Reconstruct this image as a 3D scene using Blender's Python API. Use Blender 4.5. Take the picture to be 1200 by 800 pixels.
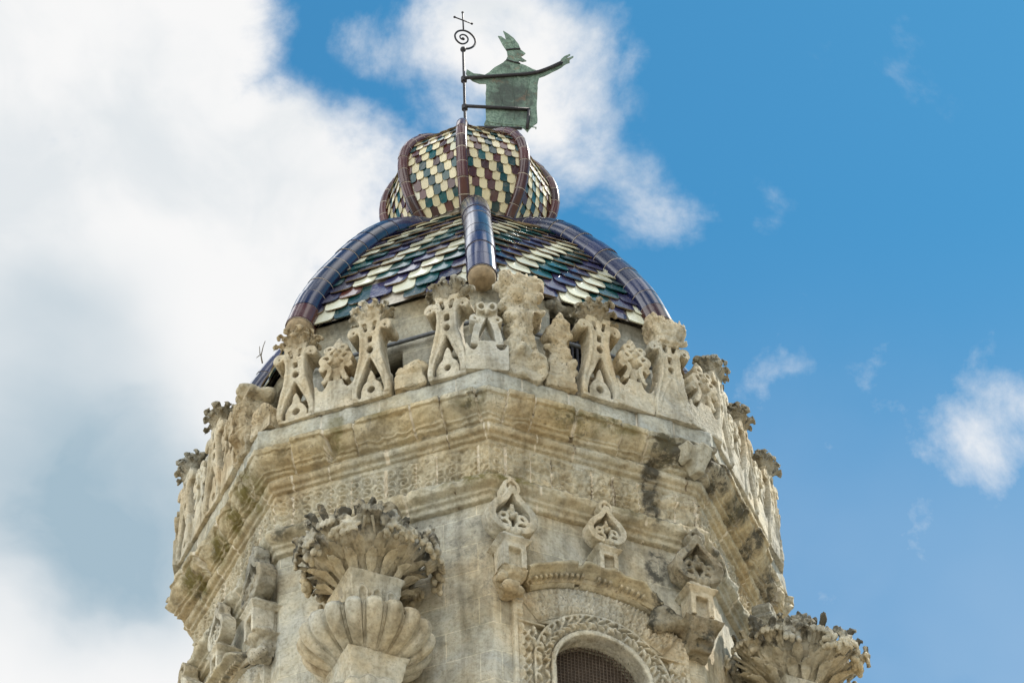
import bpy, bmesh, math, random
import numpy as np
from mathutils import Vector, Matrix, noise, Euler

for o in list(bpy.data.objects):
    bpy.data.objects.remove(o)
sc = bpy.context.scene
COL = sc.collection
PI = math.pi
R_ = math.radians

# ------------------------------------------------------------------ camera
cam_d = bpy.data.cameras.new("camera")
cam = bpy.data.objects.new("camera", cam_d)
COL.objects.link(cam)
CAM = Vector((0.0, -38.2695, -32.1783))
fw = Vector((0.0094728, 0.72423852, 0.68948447))
rt = Vector((0.999572, 0.01222724, -0.02657664))
up = Vector((0.02767832, -0.68944112, 0.72381272))
m = Matrix((rt, up, -fw)).transposed().to_4x4()
m.translation = CAM
cam.matrix_world = m
cam_d.sensor_width = 36.0
cam_d.lens = 4819.16 / 1200 * 36
cam_d.clip_start = 1.0
cam_d.clip_end = 20000
sc.camera = cam

# ------------------------------------------------------------------ light
SUN_AZ, SUN_EL = R_(124), R_(52)      # azimuth measured from the camera side (-Y) towards +X
sdir = Vector((math.sin(SUN_AZ) * math.cos(SUN_EL), -math.cos(SUN_AZ) * math.cos(SUN_EL), math.sin(SUN_EL)))
sun_d = bpy.data.lights.new("sun", 'SUN')
sun_d.energy = 3.2
sun_d.angle = R_(0.53)
sun_d.color = (1.0, 0.94, 0.85)
sun = bpy.data.objects.new("sun", sun_d)
COL.objects.link(sun)
sun.rotation_euler = sdir.to_track_quat('Z', 'Y').to_euler()
sc.view_settings.view_transform = 'Standard'
sc.view_settings.look = 'None'
sc.view_settings.gamma = 1
sc.view_settings.exposure = 1.16
sc.view_settings.use_curve_mapping = False


class NT:
    """small helper to write node trees as expressions"""
    def __init__(s, tree):
        s.t = tree; s.n = tree.nodes; s.l = tree.links

    def put(s, sock, v):
        if isinstance(v, bpy.types.NodeSocket):
            s.l.new(v, sock)
        elif v is not None:
            sock.default_value = v

    def math(s, op, a, b=None, c=None, clamp=False):
        n = s.n.new('ShaderNodeMath'); n.operation = op; n.use_clamp = clamp
        s.put(n.inputs[0], a); s.put(n.inputs[1], b)
        if c is not None: s.put(n.inputs[2], c)
        return n.outputs[0]

    def vmath(s, op, a, b=None, scale=None):
        n = s.n.new('ShaderNodeVectorMath'); n.operation = op
        s.put(n.inputs[0], a)
        if b is not None: s.put(n.inputs[1], b)
        if scale is not None: s.put(n.inputs['Scale'], scale)
        return n.outputs['Value'] if op in ('DOT_PRODUCT', 'LENGTH', 'DISTANCE') else n.outputs[0]

    def noise(s, vec, scale, detail=6, rough=0.55, dist=0.0, col=False):
        n = s.n.new('ShaderNodeTexNoise')
        s.put(n.inputs['Vector'], vec); s.put(n.inputs['Scale'], scale)
        n.inputs['Detail'].default_value = detail; n.inputs['Roughness'].default_value = rough
        n.inputs['Distortion'].default_value = dist
        return n.outputs['Color' if col else 'Fac']

    def rng(s, v, a, b, lo=0.0, hi=1.0, smooth=True):
        n = s.n.new('ShaderNodeMapRange'); n.interpolation_type = 'SMOOTHSTEP' if smooth else 'LINEAR'
        s.put(n.inputs[0], v); s.put(n.inputs[1], a); s.put(n.inputs[2], b); s.put(n.inputs[3], lo); s.put(n.inputs[4], hi)
        return n.outputs[0]

    def mix(s, f, a, b, mode='MIX'):
        n = s.n.new('ShaderNodeMix'); n.data_type = 'RGBA'; n.blend_type = mode
        s.put(n.inputs[0], f)
        for i, v in ((6, a), (7, b)):
            if isinstance(v, tuple) and len(v) == 3: v = v + (1.0,)
            s.put(n.inputs[i], v)
        return n.outputs[2]

    def ramp(s, f, stops):
        n = s.n.new('ShaderNodeValToRGB'); e = n.color_ramp.elements
        while len(e) < len(stops): e.new(0.5)
        for i, (p, c) in enumerate(stops):
            e[i].position = p; e[i].color = c + (1.0,) if len(c) == 3 else c
        s.put(n.inputs[0], f)
        return n.outputs[0]

    def comb(s, x, y, z):
        n = s.n.new('ShaderNodeCombineXYZ'); s.put(n.inputs[0], x); s.put(n.inputs[1], y); s.put(n.inputs[2], z)
        return n.outputs[0]


# ------------------------------------------------------------------ sky: Nishita plus clouds fixed to sky directions
world = bpy.data.worlds.new("World")
sc.world = world
world.use_nodes = True
w = NT(world.node_tree)
w.n.clear()
tc = w.n.new('ShaderNodeTexCoord')
d = tc.outputs['Generated']
sky = w.n.new('ShaderNodeTexSky')
sky.sky_type = 'NISHITA'
sky.sun_disc = False
sky.sun_elevation = SUN_EL
sky.sun_rotation = math.atan2(sdir.x, sdir.y)
sky.air_density = 1.0
sky.dust_density = 0.6
sky.ozone_density = 2.5
# local sky coordinates around one fixed compass direction (azimuth north, 43.6 deg high), about 1 unit = 7 degrees
ax, ay, az = (0.0094728, 0.72423852, 0.68948447), (0.999572, 0.01222724, -0.02657664), (0.02767832, -0.68944112, 0.72381272)
den = w.math('MAXIMUM', w.vmath('DOT_PRODUCT', d, ax), 0.05)
sx = w.math('MULTIPLY', w.math('DIVIDE', w.vmath('DOT_PRODUCT', d, ay), den), 8.032)
sy = w.math('MULTIPLY', w.math('DIVIDE', w.vmath('DOT_PRODUCT', d, az), den), 8.032)
P = w.comb(sx, sy, 0.0)


def S(px, py):
    return ((px - 600) / 600.0, (400 - py) / 600.0)


warp = w.noise(P, 2.2, 4, 0.5, 0, True)
Pw = w.vmath('ADD', P, w.vmath('SCALE', w.vmath('SUBTRACT', warp, (0.5, 0.5, 0.5)), scale=0.28))


def blob(px, py, rx, ry, amp, rot=0.0, hard=0.0):
    x, y = S(px, py)
    c, s_ = math.cos(rot), math.sin(rot)
    dx = w.math('SUBTRACT', sep_x, x); dy = w.math('SUBTRACT', sep_y, y)
    u = w.math('ADD', w.math('MULTIPLY', dx, c * 600 / rx), w.math('MULTIPLY', dy, s_ * 600 / rx))
    v = w.math('ADD', w.math('MULTIPLY', dx, -s_ * 600 / ry), w.math('MULTIPLY', dy, c * 600 / ry))
    r = w.math('SQRT', w.math('ADD', w.math('MULTIPLY', u, u), w.math('MULTIPLY', v, v)))
    return w.rng(r, 1.0, hard, 0.0, amp)


sp = w.n.new('ShaderNodeSeparateXYZ'); w.put(sp.inputs[0], Pw)
sep_x, sep_y = sp.outputs[0], sp.outputs[1]
blobs = [(60, 100, 330, 330, 1.25, 0, .5), (280, 230, 260, 190, 1.15, 0, .4), (60, 480, 330, 420, 1.35, 0, .6), (330, 420, 200, 300, 1.1, 0, .3), (120, 760, 280, 240, 1.25, 0, .5),
         (480, 250, 150, 120, .75, 0, .2), (590, 50, 200, 150, .88, 0, .35), (655, 110, 130, 190, .78, 0, .25), (460, 60, 150, 90, .60, 0, 0), (540, 130, 120, 100, .6, 0, 0), (735, 230, 110, 120, .52, 0, 0), (745, 90, 60, 120, .45, 0, 0),
         (912, 228, 75, 60, .42, .6, 0), (1000, 498, 70, 85, .40, 0, 0), (1110, 510, 190, 190, .36, 0, .1), (1225, 480, 110, 90, .32, 0, 0), (1058, 435, 50, 45, .34, 0, 0), (1045, 620, 110, 100, .34, 0, 0), (815, 130, 40, 32, .36, 0, 0), (985, 690, 60, 60, .34, 0, 0)]
bsum = None
for b in blobs:
    v = blob(*b)
    bsum = v if bsum is None else w.math('MAXIMUM', bsum, v)
fb = w.noise(P, 2.9, 12, 0.62, 0.25)
fb2 = w.noise(w.vmath('MULTIPLY', P, (0.9, 1.0, 1.0)), 7.0, 10, 0.62, 0.15)
fbm = w.math('ADD', w.math('MULTIPLY', fb, 0.75), w.math('MULTIPLY', fb2, 0.25))
dens = w.math('ADD', bsum, w.math('MULTIPLY', w.math('SUBTRACT', fbm, 0.5), 2.5))
veil = w.math('MULTIPLY', w.rng(sy, 0.30, -0.75), w.rng(w.noise(P, 1.3, 4, 0.5), 0.2, 0.7, 0.10, 0.24))
cover = w.math('MAXIMUM', w.rng(dens, 0.16, 1.0), veil)
# thick and thin parts of the cloud
shade_n = w.noise(w.vmath('ADD', P, (3.1, 1.7, 0.0)), 1.5, 6, 0.5, 0.3)
grey = w.math('ADD', blob(70, 560, 260, 300, .75, .5, .1), w.math('ADD', blob(60, 340, 190, 110, .40, 0, 0), blob(165, 700, 160, 130, .35, 0, 0)))
grey = w.math('MULTIPLY', grey, w.rng(shade_n, 0.30, 0.62, 0.30, 1.15), clamp=True)
bil = w.noise(w.vmath('ADD', Pw, (7.3, 2.1, 0.0)), 2.6, 8, 0.52, 0.3)
grey = w.math('ADD', grey, w.rng(bil, 0.44, 0.72, 0.0, 0.30), clamp=True)
ccol = w.mix(grey, (1.0, 1.0, 1.0), (0.40, 0.54, 0.64))
CLOUD = 0.42
skyc = w.n.new('ShaderNodeHueSaturation')
w.put(skyc.inputs['Color'], sky.outputs[0])
skyc.inputs['Saturation'].default_value = 1.0
bg_sky = w.n.new('ShaderNodeBackground'); w.put(bg_sky.inputs[0], w.mix(1.0, skyc.outputs[0], (0.113, 0.352, 0.406), 'MULTIPLY')); bg_sky.inputs[1].default_value = 0.15
bg_cl = w.n.new('ShaderNodeBackground'); w.put(bg_cl.inputs[0], ccol); w.put(bg_cl.inputs[1], w.math('ADD', CLOUD, w.math('MULTIPLY', w.rng(w.vmath('DOT_PRODUCT', d, ax), 0.955, 0.90), w.rng(w.vmath('DOT_PRODUCT', d, (-0.82, -0.42, 0.40)), -0.35, 0.75, -0.12, 1.55))))  # extra cloud strength outside the view, most to the left, added as fill light
mx = w.n.new('ShaderNodeMixShader')
# the rest of the sky dome (behind the camera, low all around): broken cloud, brightened out of view as added fill
el = w.n.new('ShaderNodeSeparateXYZ'); w.put(el.inputs[0], d)
far_n = w.rng(w.noise(d, 2.6, 6, 0.55, 0.3), 0.44, 0.60)
infront = w.rng(w.vmath('DOT_PRODUCT', d, ax), 0.955, 0.975)
cov = w.math('ADD', w.math('MULTIPLY', cover, infront), w.math('MULTIPLY', far_n, w.math('SUBTRACT', 1.0, infront)), clamp=True)
w.put(mx.inputs[0], cov)
w.l.new(bg_sky.outputs[0], mx.inputs[1]); w.l.new(bg_cl.outputs[0], mx.inputs[2])
wo = w.n.new('ShaderNodeOutputWorld')
w.l.new(mx.outputs[0], wo.inputs[0])

# ------------------------------------------------------------------ constants of the octagon
YAW = 0.0416
Q = PI / 4
CC = math.cos(PI / 8)
TT = math.sin(PI / 8)
GZ = CAM.z - 1.6           # ground level
RW = 3.38                  # wall
RP = 3.68                  # parapet front
random.seed(5)


def face_ang(k): return YAW + (k + .5) * Q
def vert_ang(k): return YAW + k * Q
def rz(a): return Matrix.Rotation(a, 4, 'Z')
def facem(k): return rz(face_ang(k))
def vertm(k): return rz(vert_ang(k))


# ------------------------------------------------------------------ materials
def new_mat(name):
    mt = bpy.data.materials.new(name); mt.use_nodes = True
    t = NT(mt.node_tree)
    bs = mt.node_tree.nodes['Principled BSDF']
    return mt, t, bs


def stone_mat(name, tint=(1, 1, 1), lichen=0.35, blocks=None, top=0.6, bump=0.35, pits=0.5, warm=0.0):
    mt, t, bs = new_mat(name)
    pos = t.n.new('ShaderNodeNewGeometry').outputs['Position']
    nor = t.n.new('ShaderNodeNewGeometry').outputs['Normal']
    a = t.n.new('ShaderNodeAttribute'); a.attribute_name = 'dirt'
    sepa = t.n.new('ShaderNodeSeparateColor'); t.put(sepa.inputs[0], a.outputs['Color'])
    dr, dg, db = sepa.outputs[0], sepa.outputs[1], sepa.outputs[2]
    n1 = t.noise(pos, 0.9, 7, 0.6, 0.4)
    n2 = t.noise(pos, 4.0, 7, 0.62, 0.3)
    n3 = t.noise(pos, 24.0, 5, 0.6)
    n1 = t.math('ADD', n1, warm)
    col = t.ramp(n1, [(0.34, (0.45, 0.365, 0.24)), (0.44, (0.535, 0.47, 0.345)), (0.54, (0.54, 0.51, 0.42)), (0.66, (0.46, 0.46, 0.42))])
    col = t.mix(t.math('MULTIPLY', db, 0.8), col, (0.46, 0.375, 0.225))
    col = t.mix(1.0, col, t.ramp(n2, [(0.28, (0.58, 0.57, 0.53)), (0.5, (0.95, 0.95, 0.93)), (0.72, (1.10, 1.10, 1.10))]), 'MULTIPLY')
    col = t.mix(1.0, col, t.ramp(n3, [(0.3, (0.72, 0.71, 0.68)), (0.52, (0.98, 0.98, 0.98)), (0.75, (1.08, 1.08, 1.08))]), 'MULTIPLY')
    stv = t.vmath('MULTIPLY', pos, (2.6, 2.6, 0.32))
    n6 = t.noise(stv, 1.6, 6, 0.62, 0.3)
    col = t.mix(1.0, col, t.ramp(n6, [(0.30, (0.55, 0.53, 0.49)), (0.52, (0.97, 0.97, 0.97)), (0.75, (1.10, 1.09, 1.06))]), 'MULTIPLY')
    height = t.math('ADD', t.math('MULTIPLY', n2, 0.6), t.math('MULTIPLY', n3, 0.45))
    jn = t.math('SUBTRACT', 1.0, a.outputs['Alpha'], clamp=True)
    jn = t.math('MULTIPLY', t.rng(jn, 0.15, 0.6), t.rng(n2, 0.26, 0.42))
    has = t.n.new('ShaderNodeAttribute'); has.attribute_name = 'has_dirt'
    jn = t.math('MULTIPLY', jn, has.outputs['Fac'])
    col = t.mix(jn, col, t.ramp(n6, [(0.40, (0.15, 0.12, 0.08)), (0.46, (0.66, 0.60, 0.49))]))
    if blocks:
        bw, bh, mort = blocks
        uv = t.n.new('ShaderNodeUVMap'); uv.uv_map = 'UVMap'
        wob = t.vmath('ADD', uv.outputs[0], t.vmath('SCALE', t.vmath('SUBTRACT', t.noise(pos, 3.0, 3, 0.5, 0, True), (0.5, 0.5, 0.5)), scale=0.03))
        br = t.n.new('ShaderNodeTexBrick')
        t.put(br.inputs['Vector'], wob)
        br.inputs['Scale'].default_value = 1.0
        br.inputs['Brick Width'].default_value = bw; br.inputs['Row Height'].default_value = bh
        br.inputs['Mortar Size'].default_value = mort; br.inputs['Mortar Smooth'].default_value = 0.1
        br.inputs['Color1'].default_value = (0.84, 0.84, 0.83, 1); br.inputs['Color2'].default_value = (1.06, 1.04, 1.00, 1)
        br.inputs['Mortar'].default_value = (1.24, 1.21, 1.14, 1)
        br.inputs['Bias'].default_value = 0.1
        col = t.mix(1.0, col, br.outputs['Color'], 'MULTIPLY')
        height = t.math('SUBTRACT', height, t.math('MULTIPLY', br.outputs['Fac'], 0.45))
    # rain-washed soot in vertical runs
    n7 = t.noise(t.vmath('MULTIPLY', pos, (3.4, 3.4, 0.38)), 1.3, 8, 0.68, 0.2)
    soot = t.math('MULTIPLY', t.rng(n7, 0.55, 0.70), t.rng(n2, 0.34, 0.56))
    col = t.mix(t.math('MULTIPLY', soot, 0.62), col, (0.150, 0.143, 0.122))
    # grey weather crust
    n4 = t.noise(pos, 1.7, 8, 0.66, 0.5)
    crust = t.rng(t.math('ADD', n4, t.math('MULTIPLY', dr, 0.30)), 0.54, 0.82, 0.0, 0.85)
    col = t.mix(t.math('MULTIPLY', crust, lichen + 0.25, clamp=True), col, (0.20, 0.185, 0.15))
    n5 = t.noise(pos, 6.5, 8, 0.72, 0.2)
    dark = t.rng(t.math('ADD', n5, t.math('MULTIPLY', dr, 0.20)), 0.57, 0.76)
    dark = t.math('MULTIPLY', dark, t.math('ADD', lichen, t.math('MULTIPLY', dr, 0.9)), clamp=True)
    col = t.mix(dark, col, (0.085, 0.080, 0.064))
    # lichen that grows on upward surfaces
    sn = t.n.new('ShaderNodeSeparateXYZ'); t.put(sn.inputs[0], nor)
    topm = t.math('MULTIPLY', t.rng(sn.outputs[2], 0.15, 0.75), t.rng(t.noise(pos, 9, 6, 0.7), 0.40, 0.56), clamp=True)
    col = t.mix(t.math('MULTIPLY', topm, top), col, (0.105, 0.100, 0.080))
    moss = t.math('MULTIPLY', dg, t.rng(t.noise(pos, 7, 6, 0.65), 0.36, 0.58), clamp=True)
    col = t.mix(moss, col, (0.135, 0.115, 0.035))
    col = t.mix(1.0, col, tint, 'MULTIPLY')
    # pits
    vo = t.n.new('ShaderNodeTexVoronoi'); vo.feature = 'F1'; t.put(vo.inputs['Vector'], pos); vo.inputs['Scale'].default_value = 34
    pit = t.math('MULTIPLY', t.rng(vo.outputs['Distance'], 0.30, 0.05), t.rng(n2, 0.48, 0.62))
    col = t.mix(t.math('MULTIPLY', pit, pits), col, (0.16, 0.12, 0.075))
    height = t.math('SUBTRACT', height, t.math('MULTIPLY', pit, pits))
    t.put(bs.inputs['Base Color'], col)
    bs.inputs['Roughness'].default_value = 0.93
    bs.inputs['Specular IOR Level'].default_value = 0.15
    bp = t.n.new('ShaderNodeBump'); bp.inputs['Strength'].default_value = min(1, bump * 1.5); bp.inputs['Distance'].default_value = 0.06
    t.put(bp.inputs['Height'], height); t.l.new(bp.outputs[0], bs.inputs['Normal'])
    return mt


M_wall = stone_mat("limestone_wall", blocks=(0.80, 0.40, 0.007), lichen=0.24)
M_frieze = stone_mat("limestone_frieze", (0.96, 0.92, 0.84), lichen=0.22, pits=0.8)
M_corn = stone_mat("limestone_cornice", (1.0, 0.97, 0.90), lichen=0.40, top=0.9, warm=-0.03, bump=0.5)
M_mould = stone_mat("limestone_moulding", (0.98, 0.95, 0.88), lichen=0.32, top=0.9)
M_plinth = stone_mat("limestone_plinth", (0.90, 0.91, 0.90), lichen=0.55, warm=0.05, bump=0.4)
M_carve = stone_mat("limestone_carving", (1.08, 1.05, 1.01), lichen=0.42, top=0.7, pits=0.6, bump=0.5)
M_crown = stone_mat("weathered_crown_stone", (0.66, 0.65, 0.63), lichen=1.0, top=1.0, bump=0.6)
M_erode = stone_mat("eroded_limestone", (1.03, 0.97, 0.88), lichen=0.18, top=0.35, warm=-0.03, bump=0.8, pits=0.9)
M_urn = stone_mat("limestone_urn", (1.0, 0.97, 0.92), lichen=0.30, top=0.8)
M_drum = stone_mat("limestone_drum", (0.86, 0.85, 0.82), blocks=(1.1, 0.55, 0.006), lichen=0.25, warm=0.08)


def simple(name, c, rough=0.7, metal=0.0, var=0.25, scale=8, bump=0.1, spec=0.3):
    mt, t, bs = new_mat(name)
    pos = t.n.new('ShaderNodeNewGeometry').outputs['Position']
    n = t.noise(pos, scale, 6, 0.6)
    lo = tuple(x * (1 - var) for x in c); hi = tuple(x * (1 + var) for x in c)
    t.put(bs.inputs['Base Color'], t.ramp(n, [(0.3, lo), (0.7, hi)]))
    bs.inputs['Roughness'].default_value = rough; bs.inputs['Metallic'].default_value = metal
    bs.inputs['Specular IOR Level'].default_value = spec
    bp = t.n.new('ShaderNodeBump'); bp.inputs['Strength'].default_value = bump; bp.inputs['Distance'].default_value = 0.02
    t.put(bp.inputs['Height'], n); t.l.new(bp.outputs[0], bs.inputs['Normal'])
    return mt


def glaze(name, c, var=0.35, rough=0.16, grime=1.0, spec=0.36):
    """glazed roof tile: colour varies from tile to tile, dust and worn patches break the gloss"""
    mt, t, bs = new_mat(name)
    pos = t.n.new('ShaderNodeNewGeometry').outputs['Position']
    a = t.n.new('ShaderNodeAttribute'); a.attribute_name = 'tone'
    sp_ = t.n.new('ShaderNodeSeparateColor'); t.put(sp_.inputs[0], a.outputs['Color'])
    f = t.math('ADD', t.math('MULTIPLY', sp_.outputs[0], 0.75), t.math('MULTIPLY', t.noise(pos, 11, 4, 0.6), 0.35 * min(1, grime)))
    lo = tuple(x * (1 - var) for x in c); hi = tuple(min(x * (1 + var), 0.85) for x in c)
    col = t.ramp(f, [(0.1, lo), (0.95, hi)])
    wear = t.math('MULTIPLY', t.rng(t.noise(pos, 17, 7, 0.68), 0.60, 0.70), 0.55 * grime)
    dust = t.rng(t.noise(pos, 3.2, 6, 0.65), 0.45, 0.75, 0.0, 0.18 * grime)
    col = t.mix(dust, col, (0.36, 0.32, 0.24))
    col = t.mix(wear, col, (0.33, 0.23, 0.145))
    t.put(bs.inputs['Base Color'], col)
    t.put(bs.inputs['Roughness'], t.math('ADD', t.math('ADD', rough, t.math('MULTIPLY', dust, 0.6)), t.math('MULTIPLY', wear, 0.6), clamp=True))
    bs.inputs['Specular IOR Level'].default_value = spec
    bp = t.n.new('ShaderNodeBump'); bp.inputs['Strength'].default_value = 0.04 + 0.08 * min(1, grime); bp.inputs['Distance'].default_value = 0.02
    t.put(bp.inputs['Height'], t.noise(pos, 14, 3, 0.5)); t.l.new(bp.outputs[0], bs.inputs['Normal'])
    return mt


G_cream = glaze("cream_glaze", (0.52, 0.51, 0.38), 0.18)
G_green = glaze("green_glaze", (0.006, 0.046, 0.048), 0.6)
G_purple = glaze("purple_glaze", (0.024, 0.023, 0.058), 0.6)
G_brown = glaze("manganese_glaze", (0.060, 0.017, 0.013), 0.5, 0.18, 0.4, 0.45)
G_ivory = glaze("ivory_glaze", (0.53, 0.465, 0.285), 0.22)
G_blue = glaze("blue_ridge_glaze", (0.010, 0.012, 0.046), 0.55, 0.17, 0.15, 0.55)
G_rim = simple("fired_clay_rim", (0.20, 0.145, 0.085), 0.7, var=0.45, scale=14)
M_mortar = simple("lime_mortar", (0.46, 0.42, 0.35), 0.95, var=0.2, scale=20, bump=0.4)
M_joint = simple("grey_rib_mortar", (0.36, 0.31, 0.25), 0.95, var=0.3, scale=20, bump=0.4)
M_terra = simple("terracotta_plug", (0.30, 0.225, 0.135), 0.9, var=0.3, scale=14, bump=0.4)
M_iron = simple("dark_iron", (0.022, 0.020, 0.022), 0.55, 0.0, 0.5, 30, 0.2)
M_hoop = simple("grey_iron_hoop", (0.13, 0.135, 0.14), 0.6, 0.0, 0.3, 20, 0.1)
M_dark = simple("painted_belfry_shade", (0.02, 0.019, 0.017), 1.0)
M_wire = simple("brown_wire_mesh", (0.10, 0.075, 0.055), 0.8, var=0.3)
M_window_shade = simple("painted_window_shade", (0.072, 0.052, 0.038), 0.95, var=0.35, scale=3)  # dark brown stands in for the shade inside the windows
M_twig = simple("dry_twig", (0.12, 0.095, 0.06), 0.9)
M_ground = simple("pale_paving", (0.30, 0.265, 0.21), 0.95, var=0.15, scale=0.3)
# verdigris sheet
mt, t, bs = new_mat("verdigris_copper")
pos = t.n.new('ShaderNodeNewGeometry').outputs['Position']
n1 = t.noise(pos, 6, 8, 0.72, 0.4); n2 = t.noise(pos, 30, 5, 0.7)
c_ = t.ramp(n2, [(0.32, (0.045, 0.070, 0.050)), (0.46, (0.105, 0.165, 0.120)), (0.72, (0.29, 0.38, 0.29))])
tp = t.n.new('ShaderNodeSeparateXYZ'); t.put(tp.inputs[0], pos)
bd = t.rng(t.vmath('LENGTH', t.vmath('MULTIPLY', t.vmath('SUBTRACT', pos, (0.60, 0.1, 8.98)), (2.2, 0.0, 1.9))), 0.95, 0.25)
dk = t.rng(t.math('ADD', t.math('ADD', n1, t.math('MULTIPLY', n2, 0.5)), t.math('MULTIPLY', bd, 0.22)), 0.70, 0.98)
c_ = t.mix(t.math('MULTIPLY', dk, 0.85), c_, (0.030, 0.035, 0.028))
strk = t.rng(t.noise(t.vmath('MULTIPLY', pos, (9.0, 9.0, 0.9)), 1.5, 6, 0.65), 0.50, 0.70)
c_ = t.mix(t.math('MULTIPLY', strk, 0.5), c_, (0.06, 0.085, 0.06))
rust = t.rng(t.noise(pos, 4.0, 6, 0.7), 0.57, 0.70)
c_ = t.mix(t.math('MULTIPLY', rust, 0.6), c_, (0.16, 0.085, 0.045))
t.put(bs.inputs['Base Color'], c_)
bs.inputs['Roughness'].default_value = 0.75
bp = t.n.new('ShaderNodeBump'); bp.inputs['Strength'].default_value = 0.4; bp.inputs['Distance'].default_value = 0.02
t.put(bp.inputs['Height'], n1); t.l.new(bp.outputs[0], bs.inputs['Normal'])
M_verd = mt


# ------------------------------------------------------------------ object helpers
def link(name, me, mats=None, parent=None, mat=None):
    if mats:
        if not isinstance(mats, (list, tuple)): mats = [mats]
        if not me.materials:
            for x in mats: me.materials.append(x)
    o = bpy.data.objects.new(name, me)
    COL.objects.link(o)
    if mat is not None: o.matrix_basis = mat
    if parent is not None:
        o.parent = parent
        if parent.type == 'EMPTY' and parent.get('inv'):
            o.matrix_parent_inverse = parent.matrix_basis.inverted()
    return o


def tower_empty(name, label, cat, loc, group=None):
    """an Empty at a thing's base; children are given in world coordinates"""
    o = bpy.data.objects.new(name, None); COL.objects.link(o)
    o.location = loc
    bpy.context.view_layer.update()
    o.matrix_basis = Matrix.Translation(loc)
    o['inv'] = 1
    o['label'] = label; o['category'] = cat
    if group: o['group'] = group
    return o


def thing(name, label, cat, mat, group=None):
    o = bpy.data.objects.new(name, None); COL.objects.link(o)
    o.matrix_basis = mat
    o['label'] = label; o['category'] = cat
    if group: o['group'] = group
    return o


def mesh_from(bm, smooth=False):
    bmesh.ops.recalc_face_normals(bm, faces=bm.faces)
    me = bpy.data.meshes.new("m"); bm.to_mesh(me); bm.free()
    if smooth:
        me.polygons.foreach_set('use_smooth', [True] * len(me.polygons))
    return me


def fbm(p, s, oct_=4):
    return noise.fractal(p * s, 1.0, 2.0, oct_)


def erode(me, amp=0.01, scale=6.0, seed=0, oct_=5, big=0.0, bigscale=1.5):
    off = Vector((seed * 7.31, seed * 3.17, seed * 5.71))
    cos = [v.co.copy() for v in me.vertices]; ns = [v.normal.copy() for v in me.vertices]
    out = np.empty(len(cos) * 3)
    for i, (c, n) in enumerate(zip(cos, ns)):
        h = amp * fbm(c + off, scale, oct_)
        if big: h += big * fbm(c + off * 2, bigscale, 3)
        c2 = c + n * h
        out[i * 3:i * 3 + 3] = c2
    me.vertices.foreach_set('co', out); me.update()


def stonify(bm, voxel=0.02, amp=0.008, scale=7, seed=0, smooth_it=1, big=0.0, bigscale=2.0, sharp=False):
    """fuse overlapping solids into one weathered stone"""
    me = mesh_from(bm)
    o = bpy.data.objects.new("tmp", me); COL.objects.link(o)
    r = o.modifiers.new("r", 'REMESH'); r.mode = 'VOXEL'; r.voxel_size = voxel; r.use_smooth_shade = True
    if smooth_it:
        s = o.modifiers.new("s", 'SMOOTH'); s.iterations = smooth_it; s.factor = 0.5
    dg = bpy.context.evaluated_depsgraph_get()
    me2 = bpy.data.meshes.new_from_object(o.evaluated_get(dg), depsgraph=dg)
    bpy.data.objects.remove(o)
    me2.materials.clear()
    erode(me2, amp, scale, seed, 5, big, bigscale)
    me2.polygons.foreach_set('use_smooth', [True] * len(me2.polygons))
    return me2


def prism(bm, pts, y0, y1, mat=None):
    a = [bm.verts.new((x, y0, z)) for x, z in pts]; b = [bm.verts.new((x, y1, z)) for x, z in pts]
    bm.faces.new(a); bm.faces.new(b[::-1])
    n = len(pts)
    for i in range(n):
        j = (i + 1) % n
        bm.faces.new((a[j], a[i], b[i], b[j]))
    if mat is not None:
        for v in a + b: v.co = mat @ v.co


def box(bm, c, s, mat=None):
    x, y, z = s[0] / 2, s[1] / 2, s[2] / 2
    vs = [bm.verts.new(Vector(c) + Vector((sx_ * x, sy_ * y, sz_ * z))) for sx_ in (-1, 1) for sy_ in (-1, 1) for sz_ in (-1, 1)]
    for f in ((0, 1, 3, 2), (4, 6, 7, 5), (0, 4, 5, 1), (2, 3, 7, 6), (0, 2, 6, 4), (1, 5, 7, 3)):
        bm.faces.new([vs[i] for i in f])
    if mat is not None:
        for v in vs: v.co = mat @ v.co


def frustum(bm, c, s0, s1, h, mat=None):
    """rectangular block, size s0=(x,y) at c, s1 at c+h"""
    vs = []
    for (a, b), z in ((s0, 0), (s1, h)):
        vs += [bm.verts.new(Vector(c) + Vector((x * a / 2, y * b / 2, z))) for x, y in ((-1, -1), (1, -1), (1, 1), (-1, 1))]
    bm.faces.new(vs[0:4][::-1]); bm.faces.new(vs[4:8])
    for i in range(4):
        j = (i + 1) % 4
        bm.faces.new((vs[i], vs[j], vs[4 + j], vs[4 + i]))
    if mat is not None:
        for v in vs: v.co = mat @ v.co


def strip(bm, path, width, y0, y1):
    """flat band of rectangular section swept along a path in the XZ plane"""
    n = len(path); w_ = width if isinstance(width, (list, tuple)) else [width] * n
    rings = []
    for i in range(n):
        p = Vector(path[i]); a = Vector(path[max(i - 1, 0)]); b = Vector(path[min(i + 1, n - 1)])
        t_ = (b - a).normalized(); nn = Vector((-t_.y, t_.x)) * w_[i] / 2
        l = p + nn; r = p - nn
        rings.append([bm.verts.new((l.x, y0, l.y)), bm.verts.new((r.x, y0, r.y)), bm.verts.new((r.x, y1, r.y)), bm.verts.new((l.x, y1, l.y))])
    for i in range(n - 1):
        for j in range(4):
            k = (j + 1) % 4
            bm.faces.new((rings[i][j], rings[i][k], rings[i + 1][k], rings[i + 1][j]))
    bm.faces.new(rings[0][::-1]); bm.faces.new(rings[-1])


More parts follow.
